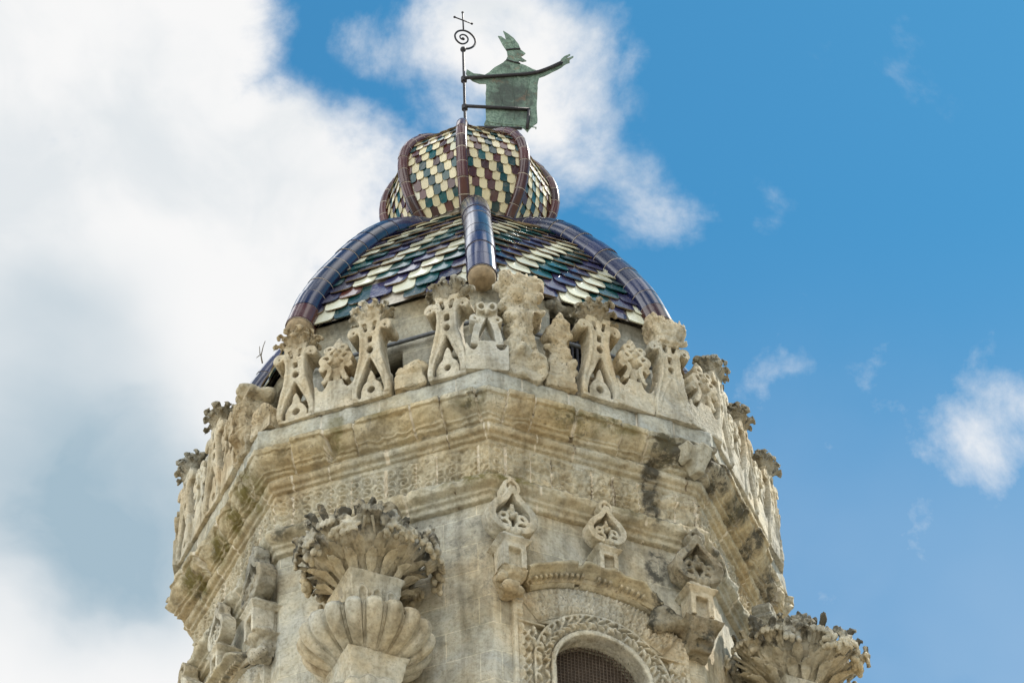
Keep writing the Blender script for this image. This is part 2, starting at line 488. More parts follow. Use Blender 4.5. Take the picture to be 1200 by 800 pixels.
def tube(bm, path, rad, n=8, mi=0, cap=True):
    m_ = len(path); rr = rad if isinstance(rad, (list, tuple)) else [rad] * m_
    path = [Vector(p) for p in path]
    ref = Vector((0.13, 0.31, 0.94))
    rings = []
    for i in range(m_):
        t_ = (path[min(i + 1, m_ - 1)] - path[max(i - 1, 0)]).normalized()
        a = t_.cross(ref)
        if a.length < 0.05: a = t_.cross(Vector((1, 0, 0)))
        a.normalize(); b = t_.cross(a)
        rings.append([bm.verts.new(path[i] + (a * math.cos(2 * PI * j / n) + b * math.sin(2 * PI * j / n)) * rr[i]) for j in range(n)])
    for i in range(m_ - 1):
        for j in range(n):
            k = (j + 1) % n
            f = bm.faces.new((rings[i][j], rings[i][k], rings[i + 1][k], rings[i + 1][j])); f.material_index = mi; f.smooth = True
    if cap:
        f = bm.faces.new(rings[0][::-1]); f.material_index = mi
        f = bm.faces.new(rings[-1]); f.material_index = mi


def ell(bm, c, r, rot=(0, 0, 0), nu=10, nv=6, mat=None):
    M = Matrix.Translation(c) @ Euler(rot).to_matrix().to_4x4() @ Matrix.Diagonal((r[0], r[1], r[2], 1))
    if mat is not None: M = mat @ M
    bmesh.ops.create_uvsphere(bm, u_segments=nu, v_segments=nv, radius=1.0, matrix=M)


def spiral(cx, cz, r0, r1, a0, turns, n=22):
    return [(cx + (r0 + (r1 - r0) * i / n) * math.cos(a0 + 2 * PI * turns * i / n), cz + (r0 + (r1 - r0) * i / n) * math.sin(a0 + 2 * PI * turns * i / n)) for i in range(n + 1)]


def smoothpath(pts, n=6):
    """Catmull-Rom"""
    out = []
    P_ = [np.array(p, float) for p in pts]
    P_ = [2 * P_[0] - P_[1]] + P_ + [2 * P_[-1] - P_[-2]]
    for i in range(1, len(P_) - 2):
        for j in range(n):
            t_ = j / n
            out.append(tuple(0.5 * (2 * P_[i] + (P_[i + 1] - P_[i - 1]) * t_ + (2 * P_[i - 1] - 5 * P_[i] + 4 * P_[i + 1] - P_[i + 2]) * t_ ** 2 + (3 * P_[i] - P_[i - 1] - 3 * P_[i + 1] + P_[i + 2]) * t_ ** 3)))
    out.append(tuple(P_[-2]))
    return out


def set_dirt(me, fn):
    """per-vertex stains and darker patches with a place of their own: fn(world position) -> (dark, moss, ochre)"""
    at = me.color_attributes.new('dirt', 'FLOAT_COLOR', 'POINT')
    arr = np.zeros((len(me.vertices), 4)); arr[:, 3] = 1
    for i, v in enumerate(me.vertices):
        arr[i, :3] = fn(v.co)
    if me.attributes.get('joint'):
        jj = np.zeros(len(me.vertices)); me.attributes['joint'].data.foreach_get('value', jj)
        arr[:, 3] = 1 - jj
    at.data.foreach_set('color', arr.ravel())
    hd = me.attributes.new('has_dirt', 'FLOAT', 'POINT'); hd.data.foreach_set('value', np.ones(len(me.vertices)))


# stains and darker patches on the masonry: (face, u, z, half width, half height, dark, moss)
PATCHES = [(0, 0.72, -0.75, 0.13, 0.55, 1.0, 0), (0, 0.80, -1.75, 0.18, 0.40, .9, 0), (0, 0.95, -0.12, 0.42, 0.22, .9, .2), (0, 1.38, -0.15, .25, .30, .9, 0), (1, -1.2, -0.2, .3, .25, .8, 0),
          (0, -0.35, -0.16, 0.35, 0.14, .45, .5), (0, 0.15, -0.08, .35, .12, .5, .6), (-1, 1.2, -0.12, .25, .14, .6, .4), (0, -1.2, -1.15, .35, .12, .4, .9), (-1, 1.2, -1.15, .5, .12, .5, .9),
          (-1, 1.05, -2.0, .45, .5, .45, 0), (-1, 0.95, -2.6, .5, .45, .30, 0), (0, -1.25, -2.6, .1, .5, .5, 0), (0, -.98, -2.45, .10, .3, .8, 0),  # first two: broad darker grey areas beside the front corner
          (-2, 1.0, -0.25, .3, .25, .2, .9), (-2, 0.45, -0.25, .2, .2, .3, .9), (-2, -0.1, -0.25, .25, .2, .5, .9), (-2, -0.75, -0.3, .25, .22, .6, .9), (-2, -.3, -1.3, .5, .15, .7, .2), (-2, .9, -1.25, .4, .15, .5, .4),
          (1, -0.5, -0.2, .25, .2, .9, .2), (1, 0.1, -0.25, .2, .2, .9, 0), (1, .9, -.25, .3, .2, .8, 0), (1, -.9, -1.2, .35, .15, .8, 0),
          (-1, -.9, -1.2, .5, .12, .7, .15), (-1, 0.1, 0.0, .2, .12, .2, .4), (-1, -.45, 0.0, .12, .3, .3, .6), (0, .45, -1.15, .35, .12, .5, .3)]
OCHRE = [(-1, 0.1, -0.18, .9, .22, .75), (-1, -.9, -.2, .7, .25, .65), (0, -.5, -.2, .5, .2, .6), (0, .35, -.25, .4, .2, .5), (-2, 0.2, -.25, 1.2, .3, .6), (1, .2, -.3, 1.2, .3, .55),
         (0, -.7, -.85, .5, .3, .4), (0, .35, -.8, .3, .3, .35), (-1, .9, -.8, .5, .3, .45)]


def dirt_at(co):
    a = math.atan2(co.x, -co.y) - YAW
    k = math.floor(a / Q)
    fa = face_ang(k)
    u = co.x * math.cos(fa) + co.y * math.sin(fa)
    dk = ms = oc = 0.0
    wob = noise.noise(co * 3.1) * 0.4
    for (kk, uu, zz, hu, hz, d1, m1) in PATCHES:
        if kk == k:
            e = ((u - uu) / hu) ** 2 + ((co.z - zz) / hz) ** 2 + wob
            if e < 3:
                g = max(0.0, min(1.0, 1.35 - e))
                dk = max(dk, d1 * g); ms = max(ms, m1 * g)
    for (kk, uu, zz, hu, hz, o1) in OCHRE:
        if kk == k:
            e = ((u - uu) / hu) ** 2 + ((co.z - zz) / hz) ** 2 + wob
            if e < 3: oc = max(oc, o1 * max(0.0, min(1.0, 1.5 - e)))
    return dk, ms, oc


def oct_loft(prof, nseg, ks=range(8), disp=None, hole=None, closed=True, uv=True):
    """octagonal ring with a profile of (R, z); disp(k, u, R, z) -> radial offset; hole(k, u, z) removes faces"""
    bm = bmesh.new()
    uvl = bm.loops.layers.uv.new('UVMap')
    jl = bm.verts.layers.float.new('joint')
    ks = list(ks)
    full = len(ks) == 8
    cols = []
    for k in ks:
        for i in range(nseg):
            cols.append((k, i / nseg))
    if not full: cols.append((ks[-1], 1.0))
    V_ = []
    info = []
    for (k, f) in cols:
        if k > 3: k -= 8
        a0, a1 = vert_ang(k), vert_ang(k + 1)
        fa = face_ang(k); nrm = Vector((math.sin(fa), -math.cos(fa), 0)); tn = Vector((math.cos(fa), math.sin(fa), 0))
        vd = Vector((math.sin(vert_ang(k + f)), -math.cos(vert_ang(k + f)), 0))
        col = []
        for (R, z) in prof:
            ap = R * CC; hw = R * TT; u = -hw + 2 * hw * f
            p = nrm * ap + tn * u + Vector((0, 0, z))
            jv = 0.0
            if disp:
                dv = disp(k, u, R, z, p)
                if isinstance(dv, tuple): dv, jv = dv
                p += vd * dv
            vv_ = bm.verts.new(p); vv_[jl] = jv
            col.append(vv_)
        V_.append(col); info.append((k, f))   # k now runs -4..3
    n = len(cols)
    for i in range(n if full else n - 1):
        j = (i + 1) % n
        k, f0 = info[i]; f1 = f0 + 1 / nseg
        for r in range(len(prof) - 1):
            R, z = prof[r]; R2, z2 = prof[r + 1]
            um = R * TT * ((f0 + f1) - 1)
            if hole and hole(k, um, (z + z2) / 2): continue
            fc = bm.faces.new((V_[i][r], V_[i][r + 1], V_[j][r + 1], V_[j][r]))
            fc.smooth = True
            hw = R * TT; hw2 = R2 * TT
            acc = [(-hw + 2 * hw * f0, z), (-hw2 + 2 * hw2 * f0, z2), (-hw2 + 2 * hw2 * f1, z2), (-hw + 2 * hw * f1, z)]
            for lp, (uu, vv) in zip(fc.loops, acc):
                lp[uvl].uv = (uu + k * 7.13, vv)
    loose = [v for v in bm.verts if not v.link_faces]
    bmesh.ops.delete(bm, geom=loose, context='VERTS')
    return bm


def resample(prof, step):
    out = []
    for (a, b) in zip(prof[:-1], prof[1:]):
        L = math.hypot(b[0] - a[0], b[1] - a[1]); n = max(1, int(round(L / step)))
        for i in range(n): out.append((a[0] + (b[0] - a[0]) * i / n, a[1] + (b[1] - a[1]) * i / n))
    out.append(prof[-1])
    return out


def joints(u, k, L, seed, width=0.012):
    """distance-like value: 1 at a vertical block joint, 0 elsewhere; plus a random number for the block"""
    s = (u + 10 + ((k * 0.37 + seed * 0.61) % 1) * L) / L
    s += 0.22 * math.sin(s * 2.3 + k + seed)
    b = math.floor(s); f = s - b
    dj = min(f, 1 - f) * L
    rnd = random.Random(int(b * 131 + k * 977 + seed * 31)).random()
    return max(0.0, 1 - dj / width), rnd


# ------------------------------------------------------------------ ground
bm = bmesh.new()
s_ = 3000
bm.faces.new([bm.verts.new((x, y, GZ)) for x, y in ((-s_, -s_), (s_, -s_), (s_, s_), (-s_, s_))])
g = link("ground", mesh_from(bm), M_ground); g['kind'] = 'structure'

# ------------------------------------------------------------------ tower
tower = tower_empty("bell_tower", "octagonal limestone bell tower with a tiled dome and lantern on top", "tower", Vector((0, 0, GZ)))

ARC_Z, ARC_R = -3.63, 0.57          # window arch
wp = resample([(RW, -1.44), (RW, -6.6)], 0.045) + [(RW, -12), (RW, GZ)]


def wall_disp(k, u, R, z, p):
    if z < -7: return 0
    return 0.012 * fbm(p, 2.2, 4) + 0.007 * fbm(p, 9, 3)


def wall_hole(k, u, z):
    if k % 2: return False
    if z > -6.5 and abs(u) < ARC_R + 0.03 and z < ARC_Z: return True
    return z >= ARC_Z and math.hypot(u, z - ARC_Z) < ARC_R + 0.03


me = mesh_from(oct_loft(wp, 56, disp=wall_disp, hole=wall_hole))
set_dirt(me, dirt_at)
link("wall", me, M_wall, tower)

# lower string moulding
sm = resample([(3.36, -1.10), (3.50, -1.11), (3.57, -1.14), (3.60, -1.20), (3.58, -1.26), (3.52, -1.30), (3.49, -1.31), (3.49, -1.35), (3.45, -1.37), (3.44, -1.43), (3.36, -1.46)], 0.022)


def sm_disp(k, u, R, z, p):
    j, r = joints(u, k, 0.62, 3)
    out = (R - 3.40) / 0.2
    return -0.02 * j * out + (r - 0.5) * 0.020 * out + (0.030 * fbm(p, 3.5, 5) + 0.012 * fbm(p, 14, 3)) * out * (1.5 if z > -1.28 else .7) - max(0, fbm(p + Vector((3, 1, 0)), 1.3, 3) - .35) * .12 * out, j


me = mesh_from(oct_loft(sm, 90, disp=sm_disp)); set_dirt(me, dirt_at)
link("string_moulding", me, M_mould, tower)


# carved frieze
def frieze_disp(k, u, R, z, p):
    v = (z + 1.10) / 0.54
    if v < 0.10 or v > 0.92: return 0.012 * fbm(p, 5, 4)
    j, r = joints(u, k, 0.36, 9, 0.02)
    s = (u + 10) / 0.15; t2 = v * 0.54 / 0.15
    cx = s - math.floor(s) - .5; cz = t2 - math.floor(t2) - .5
    rr = math.hypot(cx, cz); th = math.atan2(cz, cx)
    flip = 1 if (math.floor(s) + math.floor(t2)) % 2 else -1
    h = math.cos(rr * 15 - flip * th) * (1 if rr < .52 else .3)
    wearf = min(1, max(0, 0.75 + 1.2 * fbm(p, 1.3, 3)))
    if k == 0: wearf = min(1, max(0, .30 + fbm(p, 1.6, 3)))
    if k == 1 or k == -2: wearf = max(wearf, .7)
    return 0.030 * h * wearf + (0.012 + .045 * (1 - wearf)) * fbm(p, 9, 4) - 0.02 * j + (r - .5) * 0.05 * (1 if k == 0 else .4), j


fz = resample([(3.45, -0.54), (3.45, -1.12)], 0.011)
me = mesh_from(oct_loft(fz, 230, ks=range(-2, 2), disp=frieze_disp)); set_dirt(me, dirt_at)
link("frieze", me, M_frieze, tower)
me = mesh_from(oct_loft([(3.44, -0.5), (3.44, -1.14)], 2, ks=range(2, 6)))
link("frieze", me, M_frieze, tower)

# main cornice
cp = resample([(2.9, 0.02), (3.66, 0.012), (3.80, 0.0), (3.818, -0.012), (3.818, -0.085), (3.785, -0.092), (3.78, -0.125), (3.765, -0.165), (3.735, -0.205), (3.69, -0.245), (3.65, -0.265), (3.65, -0.295), (3.615, -0.30), (3.61, -0.345), (3.545, -0.355), (3.55, -0.385), (3.57, -0.405), (3.572, -0.435), (3.55, -0.47), (3.50, -0.485), (3.495, -0.53), (3.46, -0.54), (3.40, -0.57)], 0.019)


def corn_disp(k, u, R, z, p):
    if R < 3.5 and z > -.1: return 0
    if z > -0.355:
        L, sd, amp = 0.50, 1, 1.0
    else:
        L, sd, amp = 0.66, 5, 0.5
    j, r = joints(u, k, L, sd, 0.022)
    out = min(1.0, max(0.0, (R - 3.42) / 0.2))
    e = (r - 0.5) * 0.085 * amp - 0.055 * j * amp
    e += 0.030 * fbm(p + Vector((r * 3, 0, 0)), 2.6, 5) * amp + 0.016 * fbm(p, 12, 4)
    e -= max(0, fbm(p + Vector((r * 5, 4, 2)), 1.7, 3) - 0.22) * 0.26 * amp
    if z > -0.03: e = min(e, .01) if R > 3.7 else 0; e = max(e, -.06)
    return e * out, j * .9


me = mesh_from(oct_loft(cp, 150, disp=corn_disp)); set_dirt(me, dirt_at)
link("cornice", me, M_corn, tower)
# broken bracket hanging at the right-hand corner of the cornice
bm = bmesh.new()
frustum(bm, (0, -3.62, -0.42), (.10, .16), (.22, .42), .36)
frustum(bm, (-.16, -3.58, -0.30), (.05, .1), (.2, .30), .22)
me = stonify(bm, .022, .018, 6, 4)
link("cornice_bracket", me, M_corn, tower, vertm(1) @ Matrix.Translation((-.16, 0, 0)))

# ------------------------------------------------------------------ drum under the dome
RD = 2.93
OPEN = {0: [(-0.22, 0.34, 0.5, 2.36)], -2: [(-0.55, 0.35, 0.5, 2.30)], -1: [(-0.46, 0.10, 0.5, 1.72)], 1: [(-.4, .4, .5, 2.2)]}


def drum_hole(k, u, z):
    for (a, b, c, e) in OPEN.get(k, []):
        if a < u < b and c < z < e: return True
    return False


bm = oct_loft(resample([(2.97, 2.44), (2.99, 2.40), (2.95, 2.34), (RD, 2.30), (RD, 0.0)], 0.05), 48, disp=lambda k, u, R, z, p: 0.010 * fbm(p, 3, 4) + 0.004 * fbm(p, 12, 3), hole=drum_hole)
me = mesh_from(bm)
set_dirt(me, lambda co: (max(0, 0.5 * noise.noise(Vector((co.x * 3, co.y * 3, co.z * .25))) + .25) * (1 if co.z > .8 else .5), 0, 0))
drum = link("drum", me, M_drum, tower)
s1 = drum.modifiers.new("thick", 'SOLIDIFY'); s1.thickness = 0.34; s1.offset = -1 if True else 1
bm = bmesh.new()
for i in range(8):
    pass
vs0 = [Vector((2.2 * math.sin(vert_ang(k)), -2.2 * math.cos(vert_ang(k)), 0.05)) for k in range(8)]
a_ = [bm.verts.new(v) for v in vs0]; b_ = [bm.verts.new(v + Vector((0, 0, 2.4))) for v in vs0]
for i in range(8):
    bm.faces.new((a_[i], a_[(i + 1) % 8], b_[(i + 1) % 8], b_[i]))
link("belfry_shade_box", mesh_from(bm), M_dark, drum)  # near-black box gives the drum openings their shade by colour
# vertical louvre bars in the front right opening
bm = bmesh.new()
for i in range(9):
    x = -0.20 + i * 0.066
    box(bm, (x, -RD * CC + 0.16, 1.43), (0.028, 0.04, 1.84))
link("louvre_bars", mesh_from(bm), M_iron, drum, facem(0))
# crumbled lintel above it
bm = bmesh.new()
for i in range(9):
    u = -0.25 + i * 0.085
    ell(bm, (u, -RD * CC - 0.02, 2.37 + .03 * math.sin(i * 2.1)), (0.07, 0.11, 0.055), (0, .3 * math.sin(i), 0))
me = stonify(bm, .018, .02, 8, 3)
link("lintel", me, M_crown, drum, facem(0))
# iron hoop
bm = bmesh.new()
tube(bm, [(3.01 * math.sin(vert_ang(k + f)) * (CC / math.cos((f - .5) * Q)), -3.01 * math.cos(vert_ang(k + f)) * (CC / math.cos((f - .5) * Q)), 1.78) for k in range(-3, 3) for f in (0, .1, .3, .5, .7, .9)], 0.028, 8)
link("iron_hoop", mesh_from(bm), M_hoop, drum)

# ------------------------------------------------------------------ dome
DPROF = smoothpath([(3.08, 2.36), (2.90, 2.90), (2.68, 3.38), (2.42, 3.84), (2.18, 4.24), (1.92, 4.62), (1.65, 4.98), (1.35, 5.28), (1.05, 5.52), (0.75, 5.70)], 8)
LPROF = smoothpath([(0.76, 5.86), (0.80, 5.96), (0.96, 6.18), (1.075, 6.48), (1.115, 6.75), (1.085, 7.0), (1.01, 7.2), (0.89, 7.38), (0.74, 7.53), (0.55, 7.66), (0.32, 7.80), (0.10, 7.87)], 8)


class Prof:
    def __init__(s, pts):
        s.p = np.array(pts); d_ = np.linalg.norm(np.diff(s.p, axis=0), axis=1)
        s.s = np.concatenate([[0], np.cumsum(d_)]); s.L = s.s[-1]

    def at(s, x):
        if x < 0:
            t_ = (s.p[1] - s.p[0]) / s.s[1]
            return s.p[0] + t_ * x
        return np.array([np.interp(x, s.s, s.p[:, 0]), np.interp(x, s.s, s.p[:, 1])])

    def nrm(s, x):
        x = min(x, s.L - .035)
        a = s.at(x - .03); b = s.at(x + .03); t_ = b - a
        n_ = np.array([t_[1], -t_[0]]); return n_ / np.linalg.norm(n_)


DP, LP = Prof(DPROF), Prof(LPROF)


def face_point(pf, k, yaw, u, s, h):
    """point on face k of an octagonal cap at arc length s, across u, lifted h off the surface"""
    R, z = pf.at(s); n_ = pf.nrm(s)
    fa = yaw + (k + .5) * Q
    # slope of the face plane: apothem instead of radius
    nn = np.array([n_[0], n_[1] * CC]); nn /= np.linalg.norm(nn)
    ap = R * CC + nn[0] * h; zz = z + nn[1] * h
    return Vector((math.sin(fa) * ap + math.cos(fa) * u, -math.cos(fa) * ap + math.sin(fa) * u, zz))


def tile_panel(pf, k, yaw, tw, expo, length, lift, thick, rounded, colour_fn, margin, s0, s1, seed):
    rnd = random.Random(seed)
    bm = bmesh.new()
    tone = bm.verts.layers.float_color.new('tone')
    nrow = int((s1 - s0) / expo)
    bed = []
    for i in range(25):
        s = s0 + .06 + (s1 + expo - s0 - .06) * i / 24
        hw = pf.at(s)[0] * TT
        bed.append([bm.verts.new(face_point(pf, k, yaw, hw * (q / 4 - 1), s, -.012)) for q in range(9)])
    for i in range(24):
        for q in range(8):
            bm.faces.new((bed[i][q], bed[i][q + 1], bed[i + 1][q + 1], bed[i + 1][q])).material_index = 5
    for j in range(nrow):
        s_low = s0 + j * expo
        R = pf.at(s_low + expo * .5)[0]; hw = R * TT - margin
        off = 0.5 * (j % 2)
        nmax = int(hw / tw) + 2
        for i in range(-nmax, nmax + 1):
            uc = (i + off) * tw
            if abs(uc) > hw + tw * 0.25: continue
            if rnd.random() < 0.006: continue
            cidx = colour_fn(j, i, rnd)
            tn = rnd.random()
            du = rnd.uniform(-.035, .035) * tw; ds = rnd.uniform(-.10, .10) * expo; rot = rnd.uniform(-.08, .08); lf = lift * rnd.uniform(.8, 1.25)
            hwid = tw * 0.49
            # outline from upper left, round the lower end, to upper right
            pts = [(-hwid, length)]
            nn = 9
            for q in range(nn + 1):
                a = PI + PI * q / nn
                ca, sa = math.cos(a), math.sin(a)
                pts.append((hwid * math.copysign(abs(ca) ** .75, ca), rounded + rounded * math.copysign(abs(sa) ** .75, sa)))
            pts.append((hwid, length))
            top = []; bot = []
            for (a, b) in pts:
                a2 = a + rot * b
                u = max(-hw - .02, min(hw + .02, uc + du + a2)); s = s_low + ds + b
                t_ = 1 - min(1.0, b / length)
                camber = 0.10 * tw * (1 - (a / hwid) ** 2) * 0.5
                h = lf * t_ + camber
                v = bm.verts.new(face_point(pf, k, yaw, u, s, h)); v[tone] = (tn, tn, tn, 1); top.append(v)
                v = bm.verts.new(face_point(pf, k, yaw, u, s, h - thick)); v[tone] = (tn, tn, tn, 1); bot.append(v)
            # inset top ring so that the rim shows as bare clay
            f = bm.faces.new(top); f.material_index = cidx
            f2 = bm.faces.new(bot[::-1]); f2.material_index = 4
            rimi = cidx if rnd.random() < .55 else 4
            for q in range(len(top) - 1):
                fs = bm.faces.new((top[q + 1], top[q], bot[q], bot[q + 1])); fs.material_index = rimi
    return bm


def fix_out(me): me.update(); return me


def to_mesh(bm):
    me = bpy.data.meshes.new("m"); bm.normal_update(); bm.to_mesh(me); bm.free(); return me


DOME_MATS = [G_cream, G_green, G_purple, G_brown, G_rim, M_mortar]
LANT_MATS = [G_ivory, G_green, G_brown, G_cream, G_rim, M_mortar]


def dome_col(j, i, rnd):
    q = i + (j % 2) * .5 - .5 * j
    if rnd.random() < 0.02: return rnd.choice((0, 3, 1))
    return int(round(q)) % 3


def lant_col(j, i, rnd):
    q = int(round(i + (j % 2) * .5 - .5 * (j % 2)))
    r = j // 2
    if (j + 0) % 2 == 0:
        base = (q + r) % 2
    else:
        base = (q + r + 1) % 2
    if base == 0: return 0 if rnd.random() > .05 else 3
    return 1 if ((q // 2 + j) % 2 == 0) != (rnd.random() < .15) else 2


# mortar shells under the tiles
bm = oct_loft([(R - 0.05, z) for R, z in DPROF[2:]] + [(0.74, 5.9)], 10)
dome = link("dome", mesh_from(bm), M_mortar, tower)
DTW = 0.30
for k in range(-3, 3):
    bm = tile_panel(DP, k, YAW, DTW, 0.235, 0.47, 0.034, 0.015, 0.135, dome_col, 0.10, 0.0, DP.L - .12, 40 + k)
    link("tile_panel", to_mesh(bm), DOME_MATS, dome)

LYAW = R_(-4)
M_lant = rz(LYAW - YAW)
bm = oct_loft([(R - 0.02, z) for R, z in LPROF] + [(0.02, 7.88)], 10)
for v in bm.verts: v.co = M_lant @ v.co
cupola = link("lantern", mesh_from(bm), M_mortar, tower)
for k in range(-3, 3):
    bm = tile_panel(LP, k, LYAW, 0.104, 0.142, 0.23, 0.015, 0.010, 0.050, lant_col, 0.07, 0.10, LP.L - .25, 90 + k)
    link("tile_panel", to_mesh(bm), LANT_MATS, cupola)


def ridge(pf, ang, rad, nseg, s0, s1, mats_idx, seed, plug=True, offs=0.0):
    """row of barrel tiles up a corner of the cap; mats: 0 glaze, 1 foot glaze, 2 mortar, 3 plug"""
    rnd = random.Random(seed)
    bm = bmesh.new(); tone = bm.verts.layers.float_color.new('tone')
    D = Vector((math.sin(ang), -math.cos(ang), 0)); T = Vector((math.cos(ang), math.sin(ang), 0))
    n = 20

    def ring(s, r, tn, lift=0.0):
        p = pf.at(s); nn = pf.nrm(s)
        c = D * (p[0] + nn[0] * (offs + lift)) + Vector((0, 0, p[1] + nn[1] * (offs + lift)))
        N = D * nn[0] + Vector((0, 0, nn[1]))
        out = []
        for j in range(n):
            a = 2 * PI * j / n
            v = bm.verts.new(c + (T * math.cos(a) + N * math.sin(a)) * r); v[tone] = (tn, tn, tn, 1); out.append(v)
        return out

    def skin(a, b, mi):
        for j in range(n):
            k = (j + 1) % n
            f = bm.faces.new((a[j], a[k], b[k], b[j])); f.material_index = mi; f.smooth = True

    L = (s1 - s0) / nseg
    for i in range(nseg):
        a = s0 + i * L; tn = rnd.random(); w_ = rnd.uniform(.97, 1.03); lf = rnd.uniform(-.004, .006)
        mi = mats_idx[0] if i > 0 else mats_idx[1]
        g_ = .006
        r0 = ring(a + g_, rad * .93, tn, lf); r1 = ring(a + g_ + .004, rad * 1.005 * w_, tn, lf); rm = ring(a + L * .55, rad * 1.0 * w_, tn, lf); r2 = ring(a + L - .002, rad * .985 * w_, tn, lf)
        r1b = ring(a + g_ + .0045, rad * 1.005 * w_, tn, lf)
        skin(r0, r1, mi); skin(r1b, rm, mi); skin(rm, r2, mi)
        m0 = ring(a - .004, rad * .975, .5); m1 = ring(a + g_ + .004, rad * .975, .5)
        skin(m0, m1, 2)
    # top cap
    c1 = ring(s1 - .002, rad * .95, .5); f = bm.faces.new(c1); f.material_index = mats_idx[0]
    if plug:
        p0 = ring(s0 + .03, rad * .94, .5); p1 = ring(s0 - .05, rad * .92, .5); p2 = ring(s0 - .10, rad * .76, .5); p3 = ring(s0 - .13, rad * .42, .5)
        skin(p1, p0, 3); skin(p2, p1, 3); skin(p3, p2, 3); f = bm.faces.new(p3[::-1]); f.material_index = 3
    return to_mesh(bm)


for k in range(-2, 3):
    me = ridge(DP, vert_ang(k), 0.185, 13, 0.02, DP.L - .05, (0, 1), 20 + k, True, 0.02)
    link("rib", me, [G_blue, G_brown if k in (-1, 1) else G_blue, M_joint, M_terra], dome)
for k in range(-2, 3):
    me = ridge(LP, LYAW + k * Q, 0.076, 11, 0.02, LP.L - .16, (0, 0), 60 + k, False, 0.015)
    link("rib", me, [G_brown, G_brown, M_joint, M_terra], cupola)

# ------------------------------------------------------------------ windows of the bell stage
AP = RW * CC


def arc_pts(cz, r, a0, a1, n):
    return [(r * math.cos(a0 + (a1 - a0) * i / n), cz + r * math.sin(a0 + (a1 - a0) * i / n)) for i in range(n + 1)]


def arch_path(r, zb=-6.5, n=30):
    return [(r, zb), (r, (zb + ARC_Z) / 2)] + arc_pts(ARC_Z, r, 0, PI, n) + [(-r, (zb + ARC_Z) / 2), (-r, zb)]


def leaf(bm, x, z, y, ang, L, W, H):
    """carved leaf lying on a face, pointing along ang in the XZ plane"""
    ell(bm, (x, y, z), (L / 2, H, W / 2), (0, -ang, 0), 8, 6)


def carved_arch_mesh(seed):
    rnd = random.Random(seed)
    bm = bmesh.new()
    strip(bm, arch_path(0.735), 0.19, -AP - 0.035, -AP + 0.05)         # ground of the foliage band
    strip(bm, arch_path(0.835), 0.028, -AP - 0.085, -AP + 0.05)        # outer fillet
    # running foliage: pairs of curling leaves along the band
    n = 19
    for i in range(n):
        a = PI * (i + .5) / n
        tang = a + PI / 2 if a < PI / 2 else a - PI / 2
        s_ = 1 if i % 2 else -1
        for q, (dr, dt, da, l_, w_) in enumerate(((.04 * s_, 0, .6 * s_, .15, .036), (-.045 * s_, .02, -.45 * s_, .13, .034), (.062 * s_, .05, 1.3 * s_, .07, .030), (-.01, -.055, .1, .07, .03))):
            b = a + dt
            leaf(bm, (.735 + dr) * math.cos(b), ARC_Z + (.735 + dr) * math.sin(b), -AP - 0.05, tang + da, l_, w_, 0.07)
    for side in (-1, 1):
        for j in range(18):
            z = ARC_Z - 0.05 - j * 0.12
            for q in range(2):
                x = side * (0.69 + q * 0.09)
                leaf(bm, x, z + (q % 2) * .05, -AP - 0.050, PI / 2 + (.5 if (j + q) % 2 else -.5), .14, .038, .055)
    return stonify(bm, 0.0105, 0.003, 16, seed, 0)


def jamb_mesh(seed):
    """rectangular surround: side panels with upright leaves, corner panels"""
    rnd = random.Random(seed + 5)
    bm = bmesh.new()
    for s in (-1, 1):
        box(bm, (s * 1.055, -AP, -4.65), (0.05, .15, 3.85))
        box(bm, (s * 0.995, -AP, -4.6), (0.09, .10, 3.70))
        # side panel below the spring, filling between arch and frame
        prism(bm, [(s * 0.84, -3.12), (s * 1.03, -3.12), (s * 1.03, -6.5), (s * 0.84, -6.5)], -AP - .030, -AP + .04)
        prism(bm, [(s * 0.70, -3.14), (s * 1.03, -3.14), (s * 1.03, -3.11), (s * .70, -3.11)], -AP - .07, -AP + .04)
        for j in range(14):
            for q in range(3):
                x = s * (0.84 + q * 0.07); z = -3.24 - j * 0.16 - (q % 2) * .06
                if math.hypot(x, z - ARC_Z) < .87 and z > ARC_Z: continue
                if z <= ARC_Z and abs(x) < .88: continue
                leaf(bm, x, z, -AP - .055, PI / 2 + s * (.35 if q % 2 else -.25), .15, .034, .07)
                leaf(bm, x + .02, z - .05, -AP - .055, PI / 2 - s * (.7 if q % 2 else -.7), .09, .028, .05)
        for j in range(4):
            pp = spiral(s * .985, -2.86 - .055 * j, .03, .008, j, 1.4, 12)
            strip(bm, pp, .014, -AP - .075, -AP)
    # spandrel above the arch
    top = arc_pts(-4.05, 1.56, PI / 2 + .74, PI / 2 - .74, 24)
    inn = arc_pts(ARC_Z, 0.84, PI / 2 - .80, PI / 2 + .80, 20)
    prism(bm, top + [(1.02, -3.12)] + inn + [(-1.02, -3.12)], -AP - .03, -AP + .04)
    return stonify(bm, 0.0115, 0.004, 14, seed, 0)


